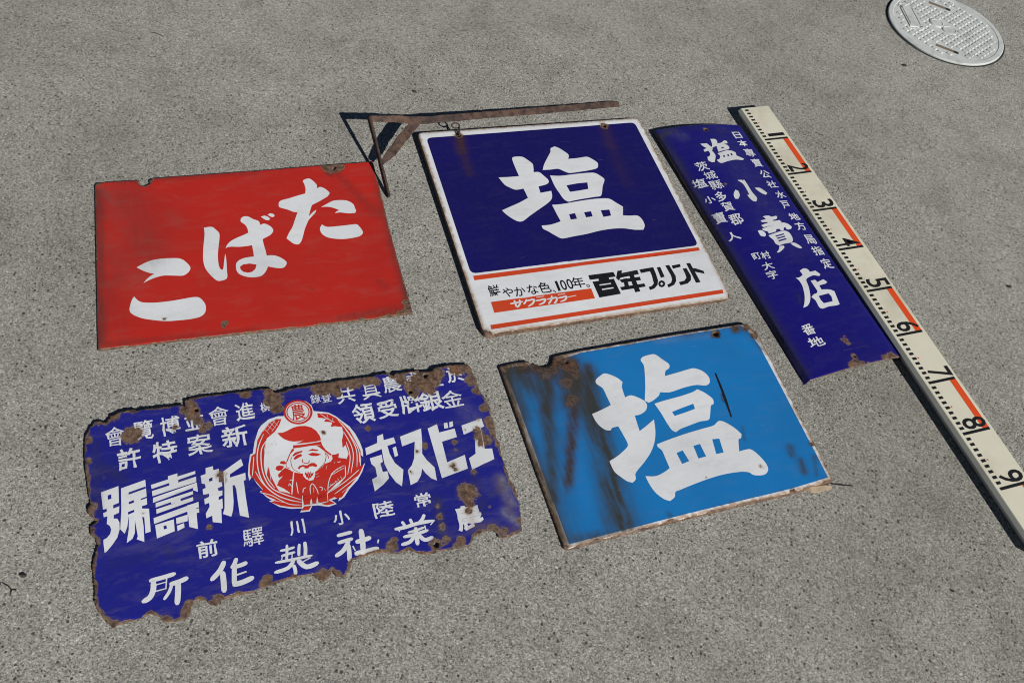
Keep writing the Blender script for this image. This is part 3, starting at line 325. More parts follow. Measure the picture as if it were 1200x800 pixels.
def enamel(name, colour, rough=.2, chip=(.30, .225, .15), speck=.5, spec=.5, film=.2, stain=(.16, .075, .03), soot_shade=(.026, .024, .020), iron=1.0, scratch=.12, hazec=(.36, .32, .28)):
    m, n, l, p = new_mat(name)
    co = N(n, 'ShaderNodeTexCoord').outputs['Object']
    at = N(n, 'ShaderNodeAttribute', attribute_name='wear')
    sep = n.new('ShaderNodeSeparateColor'); l.new(at.outputs['Color'], sep.inputs[0])
    R, G, B = sep.outputs[0], sep.outputs[1], sep.outputs[2]; A = at.outputs['Alpha']
    # slow tone drift and fine mottling of the glaze
    drift = noise_(n, l, co, 7, 3, .5); fine = noise_(n, l, co, 130, 3, .6)
    base = mixc(n, l, ramp(n, l, drift, [(.3, g(0)), (.7, g(.4))]), colour, tuple(c*.62+.006 for c in colour))
    base = mixc(n, l, ramp(n, l, fine, [(.45, g(0)), (.75, g(.22))]), base, tuple(c*.7+.02 for c in colour))
    # grime film
    gm = N(n, 'ShaderNodeMapping'); gm.inputs['Scale'].default_value = (.45, 1.5, 1); l.new(co, gm.inputs[0])
    gr = noise_(n, l, gm.outputs[0], 34, 6, .72, .5)
    base = mixc(n, l, ramp(n, l, gr, [(.5, g(0)), (.78, g(film))]), base, (.19, .165, .13))
    hz = math_(n, l, 'MULTIPLY', A, math_(n, l, 'MULTIPLY_ADD', noise_(n, l, co, 85, 5, .75), 2.2, -.35), clamp=True)
    base = mixc(n, l, hz, base, hazec)
    st = math_(n, l, 'MULTIPLY', B, math_(n, l, 'ADD', noise_(n, l, co, 75, 4, .7), .45), clamp=True)
    base = mixc(n, l, st, base, stain)
    so = math_(n, l, 'MULTIPLY', G, math_(n, l, 'ADD', math_(n, l, 'MULTIPLY', noise_(n, l, co, 30, 4, .6), .45), .78), clamp=True)
    base = mixc(n, l, so, base, soot_shade)
    # pin-prick specks
    vo = N(n, 'ShaderNodeTexVoronoi'); vo.inputs['Scale'].default_value = 46; l.new(co, vo.inputs['Vector'])
    sizes = math_(n, l, 'MULTIPLY', math_(n, l, 'SUBTRACT', N(n, 'ShaderNodeSeparateColor').outputs[0], 0.0), 0.0)
    sc = n.new('ShaderNodeSeparateColor'); l.new(vo.outputs['Color'], sc.inputs[0])
    thr = math_(n, l, 'MULTIPLY', math_(n, l, 'SUBTRACT', sc.outputs[0], 1-.25*speck), .35)
    sp = math_(n, l, 'LESS_THAN', vo.outputs['Distance'], thr)
    spc = mixc(n, l, math_(n, l, 'GREATER_THAN', sc.outputs[1], .5), (.10, .07, .05), (.45, .43, .40))
    base = mixc(n, l, math_(n, l, 'MULTIPLY', sp, .75), base, spc)
    # hairline scratches
    wv = N(n, 'ShaderNodeTexNoise'); wv.inputs['Scale'].default_value = 9; wv.inputs['Detail'].default_value = 8; wv.inputs['Roughness'].default_value = .5
    mp = N(n, 'ShaderNodeMapping'); mp.inputs['Scale'].default_value = (1.2, 14, 1); mp.inputs['Rotation'].default_value = (0, 0, .5); l.new(co, mp.inputs[0]); l.new(mp.outputs[0], wv.inputs['Vector'])
    scr = ramp(n, l, wv.outputs[0], [(.70, g(0)), (.712, g(scratch)), (.73, g(0))])
    base = mixc(n, l, scr, base, (.34, .32, .30))
    # rust with a broken pale ground coat round its edge
    brk = noise_(n, l, co, 210, 5, .7); brk2 = noise_(n, l, co, 48, 4, .6)
    rr = math_(n, l, 'ADD', R, math_(n, l, 'ADD', math_(n, l, 'MULTIPLY', math_(n, l, 'SUBTRACT', brk, .5), .62), math_(n, l, 'MULTIPLY', math_(n, l, 'SUBTRACT', brk2, .5), .5)))
    gate = math_(n, l, 'GREATER_THAN', R, .06)
    rr = math_(n, l, 'MULTIPLY', rr, gate)
    bleed = ramp(n, l, math_(n, l, 'ADD', R, math_(n, l, 'MULTIPLY', math_(n, l, 'SUBTRACT', brk2, .5), .5)), [(.12, g(0)), (.45, g(.42))])
    base = mixc(n, l, bleed, base, tuple(v*.8 for v in stain))
    halo = ramp(n, l, rr, [(.40, g(0)), (.52, g(.5)), (.54, g(.65))])
    base = mixc(n, l, halo, base, chip)
    rm = ramp(n, l, rr, [(.535, g(0)), (.575, g(1))])
    base = mixc(n, l, rm, base, mixc(n, l, ramp(n, l, rr, [(.56, g(.55)), (.70, g(0))]), rust_colour(n, l, co, iron), (.045, .026, .018)))
    l.new(base, p.inputs['Base Color'])
    ro = math_(n, l, 'ADD', math_(n, l, 'MULTIPLY', gr, .22), rough-.08)
    ro = math_(n, l, 'ADD', ro, math_(n, l, 'MULTIPLY', math_(n, l, 'MAXIMUM', rm, math_(n, l, 'MAXIMUM', so, hz)), .55), clamp=True)
    l.new(ro, p.inputs['Roughness']); p.inputs['Specular IOR Level'].default_value = spec
    bp = N(n, 'ShaderNodeBump'); bp.inputs['Strength'].default_value = .5; bp.inputs['Distance'].default_value = .0008
    h = math_(n, l, 'ADD', math_(n, l, 'MULTIPLY', rm, math_(n, l, 'SUBTRACT', math_(n, l, 'MULTIPLY', brk, 1.2), .9)), math_(n, l, 'MULTIPLY', drift, .6))
    l.new(h, bp.inputs['Height']); l.new(bp.outputs[0], p.inputs['Normal'])
    return m

def rusty(name, dark=1.0):
    m, n, l, p = new_mat(name)
    co = N(n, 'ShaderNodeTexCoord').outputs['Object']
    a = noise_(n, l, co, 60, 6, .7); b = noise_(n, l, co, 260, 4, .7); c = noise_(n, l, co, 14, 3, .6)
    col = ramp(n, l, a, [(.34, tuple(v*dark for v in (.035, .020, .016))), (.47, tuple(v*dark for v in (.11, .062, .045))), (.56, tuple(v*dark for v in (.18, .105, .075))), (.68, tuple(v*dark for v in (.25, .12, .058)))])
    col = mixc(n, l, ramp(n, l, c, [(.5, g(0)), (.72, g(.6))]), col, (.07*dark, .055*dark, .055*dark))
    col = mixc(n, l, ramp(n, l, b, [(.55, g(0)), (.75, g(.5))]), col, (.24*dark, .15*dark, .11*dark))
    l.new(col, p.inputs['Base Color']); p.inputs['Roughness'].default_value = .85
    bp = N(n, 'ShaderNodeBump'); bp.inputs['Strength'].default_value = .8; bp.inputs['Distance'].default_value = .0012
    l.new(math_(n, l, 'ADD', a, math_(n, l, 'MULTIPLY', b, .5)), bp.inputs['Height']); l.new(bp.outputs[0], p.inputs['Normal'])
    return m

def plain(name, colour, rough=.5, var=.25, scale=60, bump=.0, dirt=(.2, .17, .13), dirt_amt=.35):
    m, n, l, p = new_mat(name)
    co = N(n, 'ShaderNodeTexCoord').outputs['Object']
    a = noise_(n, l, co, scale, 4, .6); b = noise_(n, l, co, scale*.22, 4, .65)
    col = mixc(n, l, ramp(n, l, a, [(.35, g(0)), (.7, g(var))]), colour, tuple(c*.6 for c in colour))
    col = mixc(n, l, ramp(n, l, b, [(.5, g(0)), (.75, g(dirt_amt))]), col, dirt)
    l.new(col, p.inputs['Base Color']); p.inputs['Roughness'].default_value = rough
    if bump:
        bp = N(n, 'ShaderNodeBump'); bp.inputs['Strength'].default_value = .6; bp.inputs['Distance'].default_value = bump
        l.new(a, bp.inputs['Height']); l.new(bp.outputs[0], p.inputs['Normal'])
    return m

def concrete_mat():
    m, n, l, p = new_mat('washed_concrete')
    co = N(n, 'ShaderNodeTexCoord').outputs['Object']
    def cells(scale):
        v = N(n, 'ShaderNodeTexVoronoi'); v.inputs['Scale'].default_value = scale; v.inputs['Randomness'].default_value = 1.0; l.new(co, v.inputs['Vector'])
        s = n.new('ShaderNodeSeparateColor'); l.new(v.outputs['Color'], s.inputs[0]); return v.outputs['Distance'], s.outputs
    big = noise_(n, l, co, 1.7, 5, .6, .4); mid = noise_(n, l, co, 11, 5, .65, .3)
    g2 = noise_(n, l, co, 230, 4, .75)
    d1, c1 = cells(640); d2, c2 = cells(300); d3, c3 = cells(165)
    col = ramp(n, l, c1[0], [(0, (.115, .113, .100)), (.15, (.195, .192, .170)), (.5, (.304, .298, .266)), (.9, (.374, .367, .330)), (1, (.52, .515, .47))])
    col = mixc(n, l, .7, col, ramp(n, l, c2[0], [(0, g(.60)), (.18, g(.88)), (.6, g(1.04)), (1, g(1.20))]), 'MULTIPLY')
    col = mixc(n, l, .8, col, ramp(n, l, g2, [(.32, g(.55)), (.46, g(1.0)), (.7, g(1.12))]), 'MULTIPLY')
    col = mixc(n, l, ramp(n, l, c1[1], [(.78, g(0)), (1, g(.22))]), col, (.24, .205, .16))
    # open pits between the grains, and a few pale chips
    pitw = math_(n, l, 'ADD', d3, math_(n, l, 'MULTIPLY', math_(n, l, 'SUBTRACT', g2, .5), .55))
    pit = math_(n, l, 'LESS_THAN', pitw, math_(n, l, 'MULTIPLY', math_(n, l, 'SUBTRACT', c3[0], .56), .80))
    col = mixc(n, l, math_(n, l, 'MULTIPLY', pit, .88), col, mixc(n, l, math_(n, l, 'GREATER_THAN', c3[1], .93), (.040, .038, .034), (.56, .55, .51)))
    # blotches of damp and wear
    tone = ramp(n, l, big, [(.28, (.80, .785, .76)), (.5, g(1.0)), (.72, (1.13, 1.13, 1.12))])
    col = mixc(n, l, 1, col, tone, 'MULTIPLY')
    tone2 = ramp(n, l, mid, [(.3, (.83, .82, .80)), (.5, g(1.0)), (.7, (1.08, 1.08, 1.08))])
    col = mixc(n, l, 1, col, tone2, 'MULTIPLY')
    l.new(col, p.inputs['Base Color']); p.inputs['Roughness'].default_value = .92; p.inputs['Specular IOR Level'].default_value = .25
    bp = N(n, 'ShaderNodeBump'); bp.inputs['Strength'].default_value = .6; bp.inputs['Distance'].default_value = .0014
    h = math_(n, l, 'ADD', math_(n, l, 'MULTIPLY', c1[0], .45), math_(n, l, 'ADD', math_(n, l, 'MULTIPLY', g2, 1.2), math_(n, l, 'ADD', math_(n, l, 'MULTIPLY', pit, -.6), math_(n, l, 'MULTIPLY', d2, -.5))))
    l.new(h, bp.inputs['Height']); l.new(bp.outputs[0], p.inputs['Normal'])
    return m

M = dict(red=enamel('red_enamel', (.50, .023, .015), .2, film=.20, stain=(.10, .045, .018), hazec=(.20, .075, .06)), white=enamel('white_enamel', (.74, .76, .78), .2, speck=.2, film=.20, stain=(.30, .17, .075)),
         navy=enamel('navy_enamel', (.010, .008, .110), .16, speck=.45, film=.05, stain=(.060, .028, .014), hazec=(.10, .10, .16)), cobalt=enamel('cobalt_enamel', (.016, .018, .235), .22, speck=.9, film=.30, stain=(.13, .085, .05), scratch=.25, hazec=(.24, .23, .24)),
         indigo=enamel('indigo_enamel', (.011, .009, .165), .15, speck=.3, film=.06, hazec=(.10, .10, .16)),
         sky=enamel('sky_blue_enamel', (.012, .185, .50), .26, speck=.4, film=.10, stain=(.060, .032, .022), soot_shade=(.022, .026, .024), iron=.42, chip=(.13, .085, .06)), orange=enamel('orange_enamel', (.62, .060, .016), .24, speck=.2),
         crimson=enamel('crimson_enamel', (.56, .030, .018), .24, speck=.2), black=enamel('black_enamel', (.012, .012, .014), .25, speck=.1, film=.05),
         rust=rusty('rusted_iron', .46), darkrust=rusty('dark_rusted_iron', .32), concrete=concrete_mat(),
         cream=plain('cream_painted_staff', (.68, .655, .52), .45, .12, 40, dirt=(.36, .31, .21), dirt_amt=.5),
         ink=plain('black_print', (.012, .012, .013), .45, .1, 90, dirt_amt=.05),
         print_red=plain('orange_print', (.72, .075, .012), .45, .1, 90, dirt_amt=.1),
         lid=plain('pale_grey_lid_paint', (.56, .585, .56), .6, .3, 120, .0004, (.20, .19, .17), .45),
         gap=plain('dark_gap_shade', (.02, .02, .018), .95), slotrust=plain('slot_grime', (.20, .15, .11), .9, .5, 150, .0006),
         tan=plain('peeled_coating', (.36, .27, .18), .8, .5, 120, .0006), crumb=plain('dark_crumb', (.03, .026, .022), .9))

# ------------------------------------------------------------------ object helpers
def mesh_obj(name, verts, faces, mat, parent=None, smooth=False, attr=None):
    me = bpy.data.meshes.new(name); me.from_pydata([tuple(map(float, v)) for v in verts], [], [tuple(map(int, f)) for f in faces]); me.update()
    if mat: me.materials.append(mat)
    if smooth: me.polygons.foreach_set('use_smooth', [True]*len(me.polygons))
    if attr is not None:
        a = me.color_attributes.new('wear', 'FLOAT_COLOR', 'POINT'); a.data.foreach_set('color', np.asarray(attr, np.float32).ravel())
    o = bpy.data.objects.new(name, me); COL.objects.link(o)
    if parent is not None: o.parent = parent
    return o
def tag(o, label, cat, group=None, kind=None):
    if label: o['label'] = label
    if cat: o['category'] = cat
    if group: o['group'] = group
    if kind: o['kind'] = kind
    return o
def thing(name, label, cat, mat=None, group=None):
    o = bpy.data.objects.new(name, None); o.empty_display_size = .05; COL.objects.link(o)
    if mat is not None: o.matrix_world = mat
    return tag(o, label, cat, group)
def frame(sign):
    o, x, y, z = FR[sign]
    return Matrix(((x[0], y[0], z[0], o[0]), (x[1], y[1], z[1], o[1]), (x[2], y[2], z[2], o[2]), (0, 0, 0, 1)))

def round_corners(L, r, n=5):
    out = []
    for i in range(len(L)):
        a, b, c = L[i-1], L[i], L[(i+1) % len(L)]
        u, v = (a-b)/np.linalg.norm(a-b), (c-b)/np.linalg.norm(c-b)
        p, q = b+u*r, b+v*r
        for t in np.linspace(0, 1, n+2): out.append((1-t)**2*p+2*t*(1-t)*b+t*t*q)
    return np.array(out)
def densify(L, d):
    out = []
    for a, b in zip(L, np.roll(L, -1, 0)):
        m = max(1, int(np.hypot(*(b-a))/d))
        out += [a+(b-a)*k/m for k in range(m)]
    return np.array(out)
def ragged_edge(L, amp, s=.05, seed=0):
    out = []
    for p in L:
        out.append(p+amp*np.array((noise.fractal(Vector((p[0]*s, p[1]*s, seed)), 1, 2, 4), noise.fractal(Vector((p[0]*s, p[1]*s, seed+20)), 1, 2, 4))))
    return np.array(out)
def circle(x, y, r, n=14): return np.array([(x+r*math.cos(t), y+r*math.sin(t)) for t in np.linspace(0, 2*math.pi, n, False)])

def plate(sign, outline, root, mat, depth=None, step=30):
    """the sheet itself: enamel face, turned-down rim and back"""
    holes = [circle(*h) for h in HOLES.get(sign, [])]
    RIM[sign] = [outline]+holes
    P, F = fill([outline], holes, step, rings=(8, 20))
    a = P[F[:, 1]]-P[F[:, 0]]; b = P[F[:, 2]]-P[F[:, 0]]
    fl = a[:, 0]*b[:, 1]-a[:, 1]*b[:, 0] < 0; F[fl] = F[fl][:, ::-1]
    z = height(sign, P); W = wear(sign, P)
    top = np.c_[P*1e-4, z]
    fm = frame(sign); wz = np.array([(fm@Vector(t)).z for t in top])
    if depth is None: low = top-np.c_[np.zeros((len(P), 2)), np.maximum(wz-.0007, .0012)]
    else: low = top-np.array((0, 0, depth))
    n = len(P); V = np.r_[top, low]
    cnt = {}
    for f in F:
        for k in range(3):
            e = (f[k], f[(k+1) % 3]); cnt[e] = 1
    walls = [(e[1], e[0], e[0]+n, e[1]+n) for e in cnt if (e[1], e[0]) not in cnt]
    faces = [tuple(f) for f in F]+[tuple(f[::-1]+n) for f in F]+walls
    W2 = np.r_[W, np.c_[np.full(n, .9), np.zeros((n, 3))]]
    o = mesh_obj('plate', V, faces, mat, root, attr=W2)
    for p in o.data.polygons: p.use_smooth = p.index < len(F)
    return o

def face_mesh(sign, name, P, F, colmat, root, layer, clean=False):
    a = P[F[:, 1]]-P[F[:, 0]]; b = P[F[:, 2]]-P[F[:, 0]]
    fl = a[:, 0]*b[:, 1]-a[:, 1]*b[:, 0] < 0; F[fl] = F[fl][:, ::-1]
    z = height(sign, P)+layer*.00014+(.00012 if sign == 'curved' else 0)
    W = wear(sign, P)
    if clean: W[:, 1:] *= .06                       # the thick white glaze shed the stains
    return mesh_obj(name, np.c_[P*1e-4, z], F, colmat, root, smooth=True, attr=W)

_glyph = {}
def glyph(ch, bold, size, step=35, hand=False):
    """one character of the built-in font as triangles, fitted to a box of the given size"""
    if (ch, bold) not in _glyph:
        def outline(off):
            cu = bpy.data.curves.new('glyph', 'FONT'); cu.body = ch; cu.offset = off; cu.resolution_u = 3
            ob = bpy.data.objects.new('glyph', cu); COL.objects.link(ob)
            me = bpy.data.meshes.new_from_object(ob.evaluated_get(bpy.context.evaluated_depsgraph_get()))
            bpy.data.objects.remove(ob); bpy.data.curves.remove(cu)
            return me, sum(p.area for p in me.polygons)
        base, a0 = outline(0); best = base
        rate = (outline(.003)[1]-a0)/.003
        for k in (1, .8, .6, .4, .2):                 # thicken only as far as the strokes stay whole
            me, a1 = outline(bold*k)
            if a1 >= a0+rate*bold*k*(.80 if bold > 0 else 1.2): best = me; break
        _glyph[ch, bold] = best
    bm = bmesh.new(); bm.from_mesh(_glyph[ch, bold]); bmesh.ops.remove_doubles(bm, verts=bm.verts, dist=1e-5)
    A = np.array([v.co.xy for v in bm.verts]); lo, hi = A.min(0), A.max(0)
    for v in bm.verts:
        v.co = Vector(((v.co.x-(lo[0]+hi[0])/2)/max(hi[0]-lo[0], 1e-4)*size[0], (v.co.y-(lo[1]+hi[1])/2)/max(hi[1]-lo[1], 1e-4)*size[1], 0))
    bmesh.ops.triangulate(bm, faces=bm.faces)
    for _ in range(4):
        le = [e for e in bm.edges if e.calc_length() > step*1.4]
        if not le: break
        bmesh.ops.subdivide_edges(bm, edges=le, cuts=1); bmesh.ops.triangulate(bm, faces=bm.faces)
    bm.verts.index_update()
    P = np.array([tuple(v.co.xy) for v in bm.verts]); F = np.array([[v.index for v in f.verts] for f in bm.faces]); bm.free()
    if hand:                                          # brushed by hand: strokes wander a little
        m = max(size); sd = ord(ch) % 97
        P = P+m*.045*np.array([(noise.noise(Vector((p[0]/m*3.1, p[1]/m*3.1, sd))), noise.noise(Vector((p[0]/m*3.1, p[1]/m*3.1, sd+40.5)))) for p in P])
    return P, F

def join_fill(parts):
    V, F, b = [], [], 0
    for P, f in parts: V.append(P); F.append(f+b); b += len(P)
    return np.concatenate(V), np.concatenate(F)

def stroke_poly(L, w):
    """a brushed line of width w as one closed loop"""
    closed = np.hypot(*(L[0]-L[-1])) < 2
    if not closed and len(L) > 2:
        Q = []
        for i in range(len(L)-1):
            a, b, c, d = L[max(i-1, 0)], L[i], L[i+1], L[min(i+2, len(L)-1)]
            for t in (0, .25, .5, .75):
                Q.append(.5*(2*b+(c-a)*t+(2*a-5*b+4*c-d)*t*t+(3*b-a-3*c+d)*t**3))
        L = np.array(Q+[L[-1]])
    d = np.gradient(L, axis=0)
    if closed: d[0] = d[-1] = L[1]-L[-2]
    n = np.c_[-d[:, 1], d[:, 0]]/np.maximum(np.hypot(d[:, 0], d[:, 1]), 1e-6)[:, None]
    k = np.ones(len(L)) if closed else np.interp(np.linspace(0, 1, len(L)), (0, .15, .85, 1), (.5, 1, 1, .4))
    a, b = L+n*w/2*k[:, None], L-n*w/2*k[:, None]
    return (a, b) if closed else (np.r_[a, b[::-1]],)

PAINT = dict(white='white', black='black', orange='orange', red='crimson')
def decorate(sign, root):
    for s, part, col, layer, sm, sol, hol in SHAPES:
        if s != sign: continue
        P, F = fill([loop(x, sm) for x in sol], [loop(x, 0) for x in hol], 30)
        face_mesh(sign, part, P, F, M[PAINT[col]], root, layer, clean=(sign == 'blue' and col == 'white'))
    for s, part, col, layer, rows in STROKES:
        if s != sign: continue
        ps = []
        for k, (w, pts) in enumerate(rows):
            r = stroke_poly(loop(pts), w)
            ps.append(fill([r[0]], [r[1]] if len(r) > 1 else [], 30))
        P, F = join_fill(ps)
        face_mesh(sign, part.strip('+') + ('_lines' if part[0] == '+' else ''), P, F, M[PAINT[col]], root, layer)
    for s, part, col, bold, layer, rows in TEXT:
        if s != sign: continue
        for ch, cx, cy, w, h in rows:
            P, F = glyph(ch, bold, (w, h), 22 if sign == 'curved' else 35, sign in ('ragged', 'curved'))
            face_mesh(sign, 'small_character', P+(cx, cy), F, M[PAINT[col]], root, layer)

# ------------------------------------------------------------------ the ground
gv = [(-40, -40, 0), (40, -40, 0), (40, 40, 0), (-40, 40, 0)]
tag(mesh_obj('concrete_ground', gv, [(0, 1, 2, 3)], M['concrete']), 'grey washed concrete ground with fine dark and pale grains', 'ground', kind='structure')

# ------------------------------------------------------------------ the five enamel signs
GROUP = 'old enamel signs laid out on the concrete'
r = thing('enamel_sign', 'red enamel sign with three white brushed kana and rusty bottom right corner', 'sign', frame('red'), GROUP)
plate('red', densify(loop(OUTLINE['red']), 40), r, M['red'])
decorate('red', r)

r = thing('enamel_sign', 'square white bordered navy sign with one white character and orange stripes below', 'sign', frame('white'), GROUP)
plate('white', densify(round_corners(loop(OUTLINE['white']), 110), 40), r, M['white'])
P, F = fill([densify(round_corners(loop(OUTLINE['white_panel']), 110), 60)], [circle(x, y, q*1.05) for x, y, q in HOLES['white']], 32)
face_mesh('white', 'navy_panel', P, F, M['navy'], r, 1)
decorate('white', r)

r = thing('enamel_sign', 'sky blue enamel sign with one big white character, brown stains and broken top left edge', 'sign', frame('blue'), GROUP)
ol = ragged_edge(densify(loop(OUTLINE['blue']), 30), 3, .03, 3)
plate('blue', ol, r, M['white'])
P, F = fill([ragged_edge(densify(loop(OUTLINE['blue_panel']), 40), 2.5, .02, 5)], [circle(x, y, q*1.05) for x, y, q in HOLES['blue']], 28)
k = inside(P[F].mean(1), ol); F = F[k]; u = np.unique(F); mm = np.full(len(P), -1); mm[u] = np.arange(len(u)); P, F = P[u], mm[F]
face_mesh('blue', 'blue_panel', P, F, M['sky'], r, 1)
decorate('blue', r)
BLUE_ROOT = r

r = thing('enamel_sign', 'ragged dark blue sign with rust eaten edges and a red and white bearded man emblem', 'sign', frame('ragged'), GROUP)
plate('ragged', ragged_edge(ragged_edge(densify(loop(OUTLINE['ragged']), 12), 11, .03, 11), 6, .09, 31), r, M['cobalt'], depth=.0016, step=26)
decorate('ragged', r)

r = thing('enamel_sign', 'long narrow curved dark blue sign with a column of white characters beside the measuring staff', 'sign', frame('curved'), GROUP)
hw = CURVED_HALF_WIDTH*1e4; e = CURVED_END
plate('curved', densify(round_corners(np.array([(-hw+20, e[0]), (hw-20, e[1]), (hw+22, e[2]), (-hw-22, e[3])]), 25, 3), 40), r, M['indigo'], depth=.0013, step=34)
decorate('curved', r)

# peeled strip hanging from the lower right rim of the sky blue sign
def ribbon(name, pts, width, wdir, thick, mat, parent=None, jitter=0.0, seed=0):
    """a flat bar swept along pts, width along wdir"""
    rnd = random.Random(seed); V = []; Fc = []
    pts = [Vector(p) for p in pts]
    for i, p in enumerate(pts):
        t = (pts[min(i+1, len(pts)-1)]-pts[max(i-1, 0)]).normalized()
        w = wdir[i] if isinstance(wdir, list) else wdir
        w = (w-t*w.dot(t)).normalized(); nrm = t.cross(w)
        ww = width[i] if isinstance(width, list) else width
        c = min(thick, ww)*.22
        sec = [(-ww/2+c, thick/2), (ww/2-c, thick/2), (ww/2, thick/2-c), (ww/2, -thick/2+c), (ww/2-c, -thick/2), (-ww/2+c, -thick/2), (-ww/2, -thick/2+c), (-ww/2, thick/2-c)]
        for a, b in sec:
            V.append(p+w*(a+rnd.uniform(-1, 1)*jitter)+nrm*(b+rnd.uniform(-1, 1)*jitter*.6))
    for i in range(len(pts)-1):
        for k in range(8):
            Fc.append((i*8+k, i*8+(k+1) % 8, i*8+8+(k+1) % 8, i*8+8+k))
    Fc.append(tuple(range(7, -1, -1))); Fc.append(tuple(range(len(V)-8, len(V))))
    if parent is not None:
        inv = parent.matrix_world.inverted(); V = [inv@v for v in V]
    o = mesh_obj(name, V, Fc, mat, parent)
    bm = bmesh.new(); bm.from_mesh(o.data); bmesh.ops.recalc_face_normals(bm, faces=bm.faces); bm.to_mesh(o.data); bm.free()
    return o
c = ribbon('peeled_strip', [(.4790, .7520, .0035), (.4870, .7520, .0050), (.4980, .7570, .0030), (.5100, .7625, .0045), (.5215, .7672, .0022)], [.003, .008, .009, .008, .005], Vector((-.3, .9, .35)), .0012, M['tan'], BLUE_ROOT, .0006, 4)
ribbon('rusty_wire', [(.5205, .7725, .003), (.5300, .7742, .0025), (.5420, .7765, .002), (.5560, .7800, .0015)], .0010, Vector((0, 0, 1)), .0009, M['darkrust'], BLUE_ROOT, .0002, 5)

# ------------------------------------------------------------------ measuring staff, 1 m, graduated in centimetres
SA = Vector((0.39229, 1.52447, 0.018)); SD = Vector((0.48681, -0.87351, 0)); SN = Vector((0.87351, 0.48681, 0))
# local frame: x across (towards the plain edge), y along (towards 10), z up; origin below the line marked 1
st = Matrix(((SN.x, SD.x, 0, SA.x), (SN.y, SD.y, 0, SA.y), (0, 0, -1, 0), (0, 0, 0, 1)))
st = Matrix(((SN.x, -SD.x, 0, SA.x), (SN.y, -SD.y, 0, SA.y), (0, 0, 1, 0), (0, 0, 0, 1)))   # y points back towards 0
st = st @ Matrix.Scale(.99734, 4)
staff = thing('measuring_staff', 'cream levelling staff with black numerals and orange bars lying beside the curved sign', 'measuring staff', st)
X0, X1, YA, YB, T = -.0062, .0604, .0985, -.905, .021
bm = bmesh.new()                                              # section: left long edge chamfered, right edge eased
sec = [(X0+.0030, .0008), (X0-.0012, T-.0095), (X0-.0046, T-.0068), (X0-.0044, T-.0060), (X0-.0003, T-.0006), (X0+.0005, T), (X1-.0012, T), (X1, T-.0012), (X1, .0008)]
ends = [[bm.verts.new((x, y, z)) for x, z in sec] for y in (YA, YB)]
for i in range(len(sec)):
    k = (i+1) % len(sec); bm.faces.new((ends[0][i], ends[0][k], ends[1][k], ends[1][i]))
bm.faces.new(ends[0]); bm.faces.new(ends[1]); bmesh.ops.recalc_face_normals(bm, faces=bm.faces)
bmesh.ops.bevel(bm, geom=[e for e in bm.edges if abs(e.verts[0].co.y-e.verts[1].co.y) < 1e-6], offset=.0008, segments=2, affect='EDGES', clamp_overlap=True)
me = bpy.data.meshes.new('body'); bm.to_mesh(me); bm.free(); me.materials.append(M['cream'])
o = bpy.data.objects.new('body', me); COL.objects.link(o); o.parent = staff
def flat(name, quads, mat, z, parent):
    V = []; Fc = []
    for q in quads:
        b = len(V); V += [(x, y, z) for x, y in q]
        f = tuple(range(b, b+len(q)))
        ar = sum(q[i][0]*q[(i+1) % len(q)][1]-q[(i+1) % len(q)][0]*q[i][1] for i in range(len(q)))
        Fc.append(f if ar > 0 else f[::-1])
    return mesh_obj(name, V, Fc, mat, parent)
def rect(x0, x1, y0, y1): return [(x0, y0), (x1, y0), (x1, y1), (x0, y1)]
ticks = []
for n in range(-9, 81):
    y = -n*.01
    if n % 10 == 0: ticks.append(rect(-.0003, .0535, y-.0025, y+.0025))
    else: ticks.append(rect(-.0004, .0080, y-.0026, y+.0024))
flat('scale_marks', ticks, M['ink'], T+.00024, staff)
for n in range(-5, 81, 10):
    flat('half_mark', [[(.0092, -n*.01), (.0130, -n*.01+.0020), (.0130, -n*.01-.0020)]], M['print_red'], T+.00012, staff)
for k in range(0, 9, 2):
    flat('orange_bar', [rect(.0412, .0535, -k*.1-.098, -k*.1-.0015)], M['print_red'], T+.00012, staff)
for n in range(1, 10):
    W_, H_ = (.0205, .044) if n != 1 else (.0085, .037)
    y = -(n-1)*.1
    P, F = glyph(str(n), .010, (W_*1e4, H_*1e4), 200)
    # a numeral stands with its head towards the plain edge
    cy = y+.0045+W_/2+(.003 if n == 1 else 0)
    V = np.c_[P[:, 1]*1e-4+.0295+(0.003 if n != 4 else 0), -P[:, 0]*1e-4+cy, np.full(len(P), T+.00036)]
    a = V[F[:, 1]]-V[F[:, 0]]; b = V[F[:, 2]]-V[F[:, 0]]; fl = a[:, 0]*b[:, 1]-a[:, 1]*b[:, 0] < 0; F[fl] = F[fl][:, ::-1]
    mesh_obj('numeral', V, F, M['ink'], staff)

# ------------------------------------------------------------------ rusted iron hanging bracket
bk = thing('hanging_bracket', 'rusted flat iron hanging bracket with a diagonal brace lying above the white bordered sign', 'bracket', Matrix.Translation((-.25, 1.26, 0)))
C_, F_, E_ = Vector((-.345, 1.2525, .06)), Vector((-.2706, 1.1314, 0)), Vector((.092, 1.5468, .003))
PL = (E_-C_).normalized(); PF = (F_-C_).normalized(); PN = PL.cross(PF)
PN = PN if PN.z > 0 else -PN
bar_pts = [(-.3433, 1.2506, .0600), (-.3236, 1.2642, .0560), (-.3033, 1.2772, .0520), (-.2799, 1.2924, .0440), (-.2517, 1.3087, .0400), (-.1818, 1.3634, .0280), (-.0895, 1.4277, .0170), (.0016, 1.4884, .0090), (.0919, 1.5432, .0050)]
side = PN.cross(PL).normalized()
tw = [(PN*.75+side*.66), (PN*.75+side*.66), (PN*.5+side*.86), side, side, side, side, side, side]
wd = [.0112, .0112, .0120, .0140, .0140, .0132, .0130, .0130, .0120]
